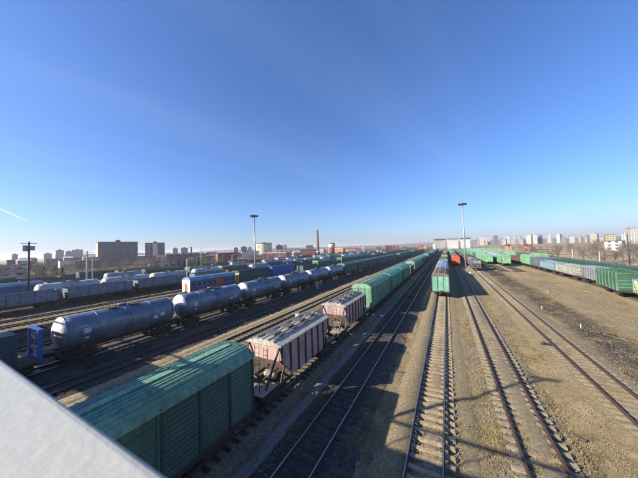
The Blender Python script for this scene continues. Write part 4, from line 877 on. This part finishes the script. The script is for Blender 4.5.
# ------------------------------------------------------------------ trees
M_bark = simple('bare_bark', (104,90,80), .95, 0, .3, .6); M_twig = simple('bare_twigs', (122,110,100), .95, 0, .35, .25, 0, (94,86,80)); M_needle = simple('conifer_needles', (46,62,48), .95, 0, .4, .5)
def tree_meshes(seed, H=9.0, spread=.33):
    r = random.Random(seed); tr = MB(); V = []; F = []
    def tri(a, b, ra, rb):
        d = (b-a); u = d.orthogonal().normalized(); v = d.normalized().cross(u); o = len(V)
        for p, rr in ((a, ra), (b, rb)):
            for k in range(3): V.append(p+(u*math.cos(2.09*k)+v*math.sin(2.09*k))*rr)
        for k in range(3): F.append((o+k, o+(k+1) % 3, o+3+(k+1) % 3, o+3+k))
    def grow(p, d, L, rad, lev):
        q = p+d*L; tri(p, q, rad, rad*.62)
        if lev == 0: return
        for k in range(r.randint(3, 4)):
            f = r.uniform(.45, 1); ax = Vector((r.gauss(0,1), r.gauss(0,1), r.gauss(.25,.5))).normalized(); nd_ = (d*.75+ax*.75).normalized(); nd_.z = max(nd_.z, -.05)
            grow(p+d*L*f, nd_.normalized(), L*r.uniform(.55,.78), rad*.62, lev-1)
    top = Vector((r.uniform(-.3,.3), r.uniform(-.3,.3), H*.6)); tr.bar((0,0,-.3), (top.x*.5, top.y*.5, H*.35), .19, 7, .13); tr.bar((top.x*.5, top.y*.5, H*.35), top, .13, 6, .05)
    for k in range(7):
        f = r.uniform(.3, 1); a = r.uniform(0, 6.28); d = Vector((math.cos(a)*spread*2, math.sin(a)*spread*2, 1)).normalized(); grow(Vector((top.x*f, top.y*f, top.z*f)), d, H*.24*(1.25-.5*f), .07, 3)
    return tr.mesh('trunk'), raw_mesh('crown', [tuple(v) for v in V], F)
TM = [tree_meshes(40+i, 9+.8*(i % 3), .28+.05*(i % 4)) for i in range(7)]
def tree(x, y, h, label, group, kind=None):
    t = empty('bare_tree', (x, y, GZ), random.uniform(0, 6.28)); tag(t, label, 'tree', group); s = h/9.6; t.scale = (s, s, s)
    a, b = random.choice(TM); put('trunk', a, M_bark, t); put('crown', b, M_twig, t)
for i in range(140):
    u = random.uniform(486, 660); D = random.uniform(128, 230) if u > 540 else random.uniform(200, 330); d = ray(u, 245); k = D/math.hypot(d.x, d.y)
    if d.x*k < 49: continue
    tree(d.x*k, d.y*k, random.choice([5, 6.5, 8, 9.5, 11])*random.uniform(.85, 1.1), 'leafless tree in the belt beyond the right-hand wagons', 'leafless trees in the belt on the right')
for i in range(290):
    u = random.uniform(-12, 345); D = random.uniform(175, 330); d = ray(u, 250); k = D/math.hypot(d.x, d.y)
    if d.x*k > -137: continue
    tree(d.x*k, d.y*k, random.uniform(5.5, 9.5), 'leafless tree among the sheds beyond the left-hand tracks', 'leafless trees among the sheds on the left')
def conifer(u, D, h, label):
    d = ray(u, 255); k = D/math.hypot(d.x, d.y); t = empty('conifer', (d.x*k, d.y*k, GZ)); tag(t, label, 'tree', 'dark conifers beyond the left-hand tracks'); r = random.Random(int(u*10))
    put('trunk', MB().bar((0,0,-.2),(0,0,h*.9),.14,6,.03).mesh('trunk'), M_bark, t); V = []; F = []
    for i in range(700):
        f = r.random()**.8; z = .6+(h-.6)*f; R = (1-f)*h*.24*(.5+.6*r.random())+.05; a = r.uniform(0, 6.28); c = Vector((math.cos(a)*R, math.sin(a)*R, z)); o = len(V)
        for q in range(3): V.append(c+Vector((r.gauss(0,.22), r.gauss(0,.22), r.gauss(-.05,.12))))
        F.append((o, o+1, o+2))
    put('crown', raw_mesh('crown', [tuple(v) for v in V], F), M_needle, t)
for i, u in enumerate((39.5, 44, 56, 62.5, 157, 171.5, 179, 184, 198, 201)): conifer(u, 205, random.uniform(5, 7.5), f'small dark conifer before the low buildings, {ordn(i+1)} from the left edge')
# far woods: an uneven belt of crowns too distant to tell apart
V = []; F = []; rs = np.random.RandomState(4)
for ring, (D, hm) in enumerate(((1500, 17), (2100, 24), (2900, 34))):
    A = np.radians(np.arange(-75, 60, .12)); dep = np.linspace(0, 120, 5); o = len(V); hh = hm*(.72+.22*np.sin(A*9+ring)+.12*np.sin(A*31+2*ring)) + rs.rand(len(A))*5
    for i, a in enumerate(A):
        for j, q in enumerate(dep): V.append((math.sin(a)*(D+q), math.cos(a)*(D+q), GZ-1 if j in (0, 4) else GZ+max(2, hh[i]*(.75, 1, .8)[j-1]+rs.rand()*3)))
    for i in range(len(A)-1):
        for j in range(4): F.append((o+i*5+j, o+(i+1)*5+j, o+(i+1)*5+j+1, o+i*5+j+1))
tag(put('far_woods', raw_mesh('far_woods', V, F), simple('far_wood', (112,102,94), .95, 0, .3, .02)), 'low hazy belt of leafless woods along the horizon', 'woods', kind='stuff')
# grassy bank behind the right-hand rows
A = np.linspace(55, 460, 90); V = []; F = []
for i, yb in enumerate(A):
    for j, (xx, zz) in enumerate(((46, -.6), (49, .9), (54, 1.5), (75, 1.2), (120, .2), (150, -.8))): V.append((xx+rs.randn()*.3, yb, zz+GZ+rs.randn()*.08))
for i in range(len(A)-1):
    for j in range(5): F.append((i*6+j, i*6+j+1, (i+1)*6+j+1, (i+1)*6+j))
tag(put('grassy_bank', raw_mesh('grassy_bank', V, F), simple('bank_grass', (178,156,114), .95, 0, .3, .25, .5, (134,120,92))), kind='structure')

# ------------------------------------------------------------------ vapour trail low in the left-hand sky
VAP = bpy.data.materials.new('vapour'); VAP.use_nodes = True; t = VAP.node_tree; t.nodes.clear(); o_ = nd(t, 'ShaderNodeOutputMaterial'); df = nd(t, 'ShaderNodeBsdfDiffuse'); tl = nd(t, 'ShaderNodeBsdfTranslucent'); tp = nd(t, 'ShaderNodeBsdfTransparent'); m1 = nd(t, 'ShaderNodeMixShader'); m2 = nd(t, 'ShaderNodeMixShader'); m2.inputs[0].default_value = .6
ge_ = nd(t, 'ShaderNodeNewGeometry'); m2.inputs[0].default_value = .55
for n_ in (df, tl): n_.inputs[0].default_value = (.95, .95, .95, 1)
t.links.new(df.outputs[0], m1.inputs[1]); t.links.new(tl.outputs[0], m1.inputs[2]); t.links.new(m1.outputs[0], m2.inputs[1]); t.links.new(tp.outputs[0], m2.inputs[2]); t.links.new(m2.outputs[0], o_.inputs[0])
a, b = at_depth(-14, 202.5, 40000), at_depth(31, 223, 46000)
n = 40; pts = [a.lerp(b, k/n) for k in range(n+1)]; mb = MB(); rs2 = random.Random(3); pr = []
d = (b-a).normalized(); u = d.cross(Vector((0,0,1))).normalized(); v = u.cross(d); P_ = []
for k, p in enumerate(pts):
    rr = (34+14*rs2.random())*min(1, 2.2*(1-k/n)+.1)
    for q in range(8): P_.append(p+(u*math.cos(q*math.pi/4)+v*math.sin(q*math.pi/4))*rr)
mb.poly(P_, [(k*8+q, k*8+(q+1) % 8, (k+1)*8+(q+1) % 8, (k+1)*8+q) for k in range(n) for q in range(8)], True)
tag(put('vapour_trail', mb.mesh('vapour_trail'), VAP), 'thin white aircraft vapour trail at the left edge of the sky', 'vapour trail')

# ------------------------------------------------------------------ small things on the open ground
def on_ground(u, v): d = ray(u, v); t = (HC-GZ)/-d.z; return d.x*t, d.y*t
for u, v, h, l in ((542, 309, .6, 'short white stake in the dry ground right of the rusty track'), (548, 293, .7, 'short white stake farther off in the dry ground'), (581, 328, .6, 'small white stake beside the dark cinder strip')):
    x, y = on_ground(u, v); t = empty('marker_stake', (x, y, GZ-.06), .4); tag(t, l, 'stake', 'white stakes on the open ground'); put('post', MB().box(-.035,.035,-.035,.035,-.1,h).mesh('post'), K['stencil'], t); put('cap', MB().box(-.07,.07,-.07,.07,h+.002,h+.05).mesh('cap'), M_dkpole, t)
x, y = on_ground(561, 348); t = empty('switch_lever', (x-1.0, y, GZ), .1); tag(t, 'small dark switch lever on the rightmost empty rusty track', 'switch lever')
put('base_plate', MB().box(-.5,.5,-.25,.25,.02,.2).mesh('base_plate'), M_dkpole, t); put('lever', MB().bar((0,0,.2),(.35,.1,.8),.03).mesh('lever'), M_dkpole, t); put('weight', MB().lathe([(.05,-.06),(.16,-.05),(.16,.05),(.05,.06)],12,(-.3,0,.32),'y').mesh('weight'), M_dkpole, t)
M_wood = simple('grey_wood', (96,84,70), .95, 0, .4, 4, .4); rw = random.Random(9)
for k, (u, v, L_, l) in enumerate(((466, 326, 1.9, 'dark plank lying between the middle track and the rusty one'), (471, 331, 1.4, 'shorter dark plank beside another between the middle tracks'), (527, 412, 2.2, 'weathered plank lying in the grass right of the rusty rails'), (566, 432, 1.6, 'short weathered plank in the grass at lower right'), (395, 372, 1.5, 'plank at the shadow edge left of the middle track'))):
    x, y = on_ground(u, v); tag(put('plank', MB().box(-.11,.11,-L_/2,L_/2,0,.07).mesh('plank'), M_wood, None, (x, y, GZ+.0), (R_(1), 0, rw.uniform(-1.4, 1.4))), l, 'plank', 'loose planks on the ground')
for k, (x, y, l) in enumerate(((-20.2, 30.5, 'small grey relay cabinet by the sunlit left-hand track'), (6.5, 96, 'small grey relay cabinet in front of the floodlight mast'), (-31.2, 57, 'small grey relay cabinet beside the tank cars'))):
    t = empty('relay_cabinet', (x, y, GZ-.05)); tag(t, l, 'cabinet', 'grey relay cabinets'); put('case', MB().box(-.35,.35,-.25,.25,.15,1.15).mesh('case'), M_galv, t); put('lid', MB().box(-.4,.4,-.3,.3,1.153,1.22).mesh('lid'), M_galv, t); put('door', MB().box(-.3,.3,-.275,-.252,.2,1.1).mesh('door'), M_pole, t); put('plinth', MB().box(-.4,.4,-.3,.3,-.1,.147).mesh('plinth'), M_conc, t)

# ------------------------------------------------------------------ haze
HZ = bpy.data.materials.new('haze'); HZ.use_nodes = True; t = HZ.node_tree; t.nodes.clear(); o_ = nd(t, 'ShaderNodeOutputMaterial'); pv = nd(t, 'ShaderNodeVolumePrincipled')
pv.inputs['Color'].default_value = (.93, .96, 1, 1); pv.inputs['Density'].default_value = .0002; pv.inputs['Anisotropy'].default_value = .2; t.links.new(pv.outputs[0], o_.inputs['Volume'])
if HAZE: tag(put('haze', MB().box(-8800, 8800, -8800, 8800, GZ-1.5, 75).mesh('haze'), HZ), 'thin pale haze softening the far skyline', 'haze', kind='stuff')
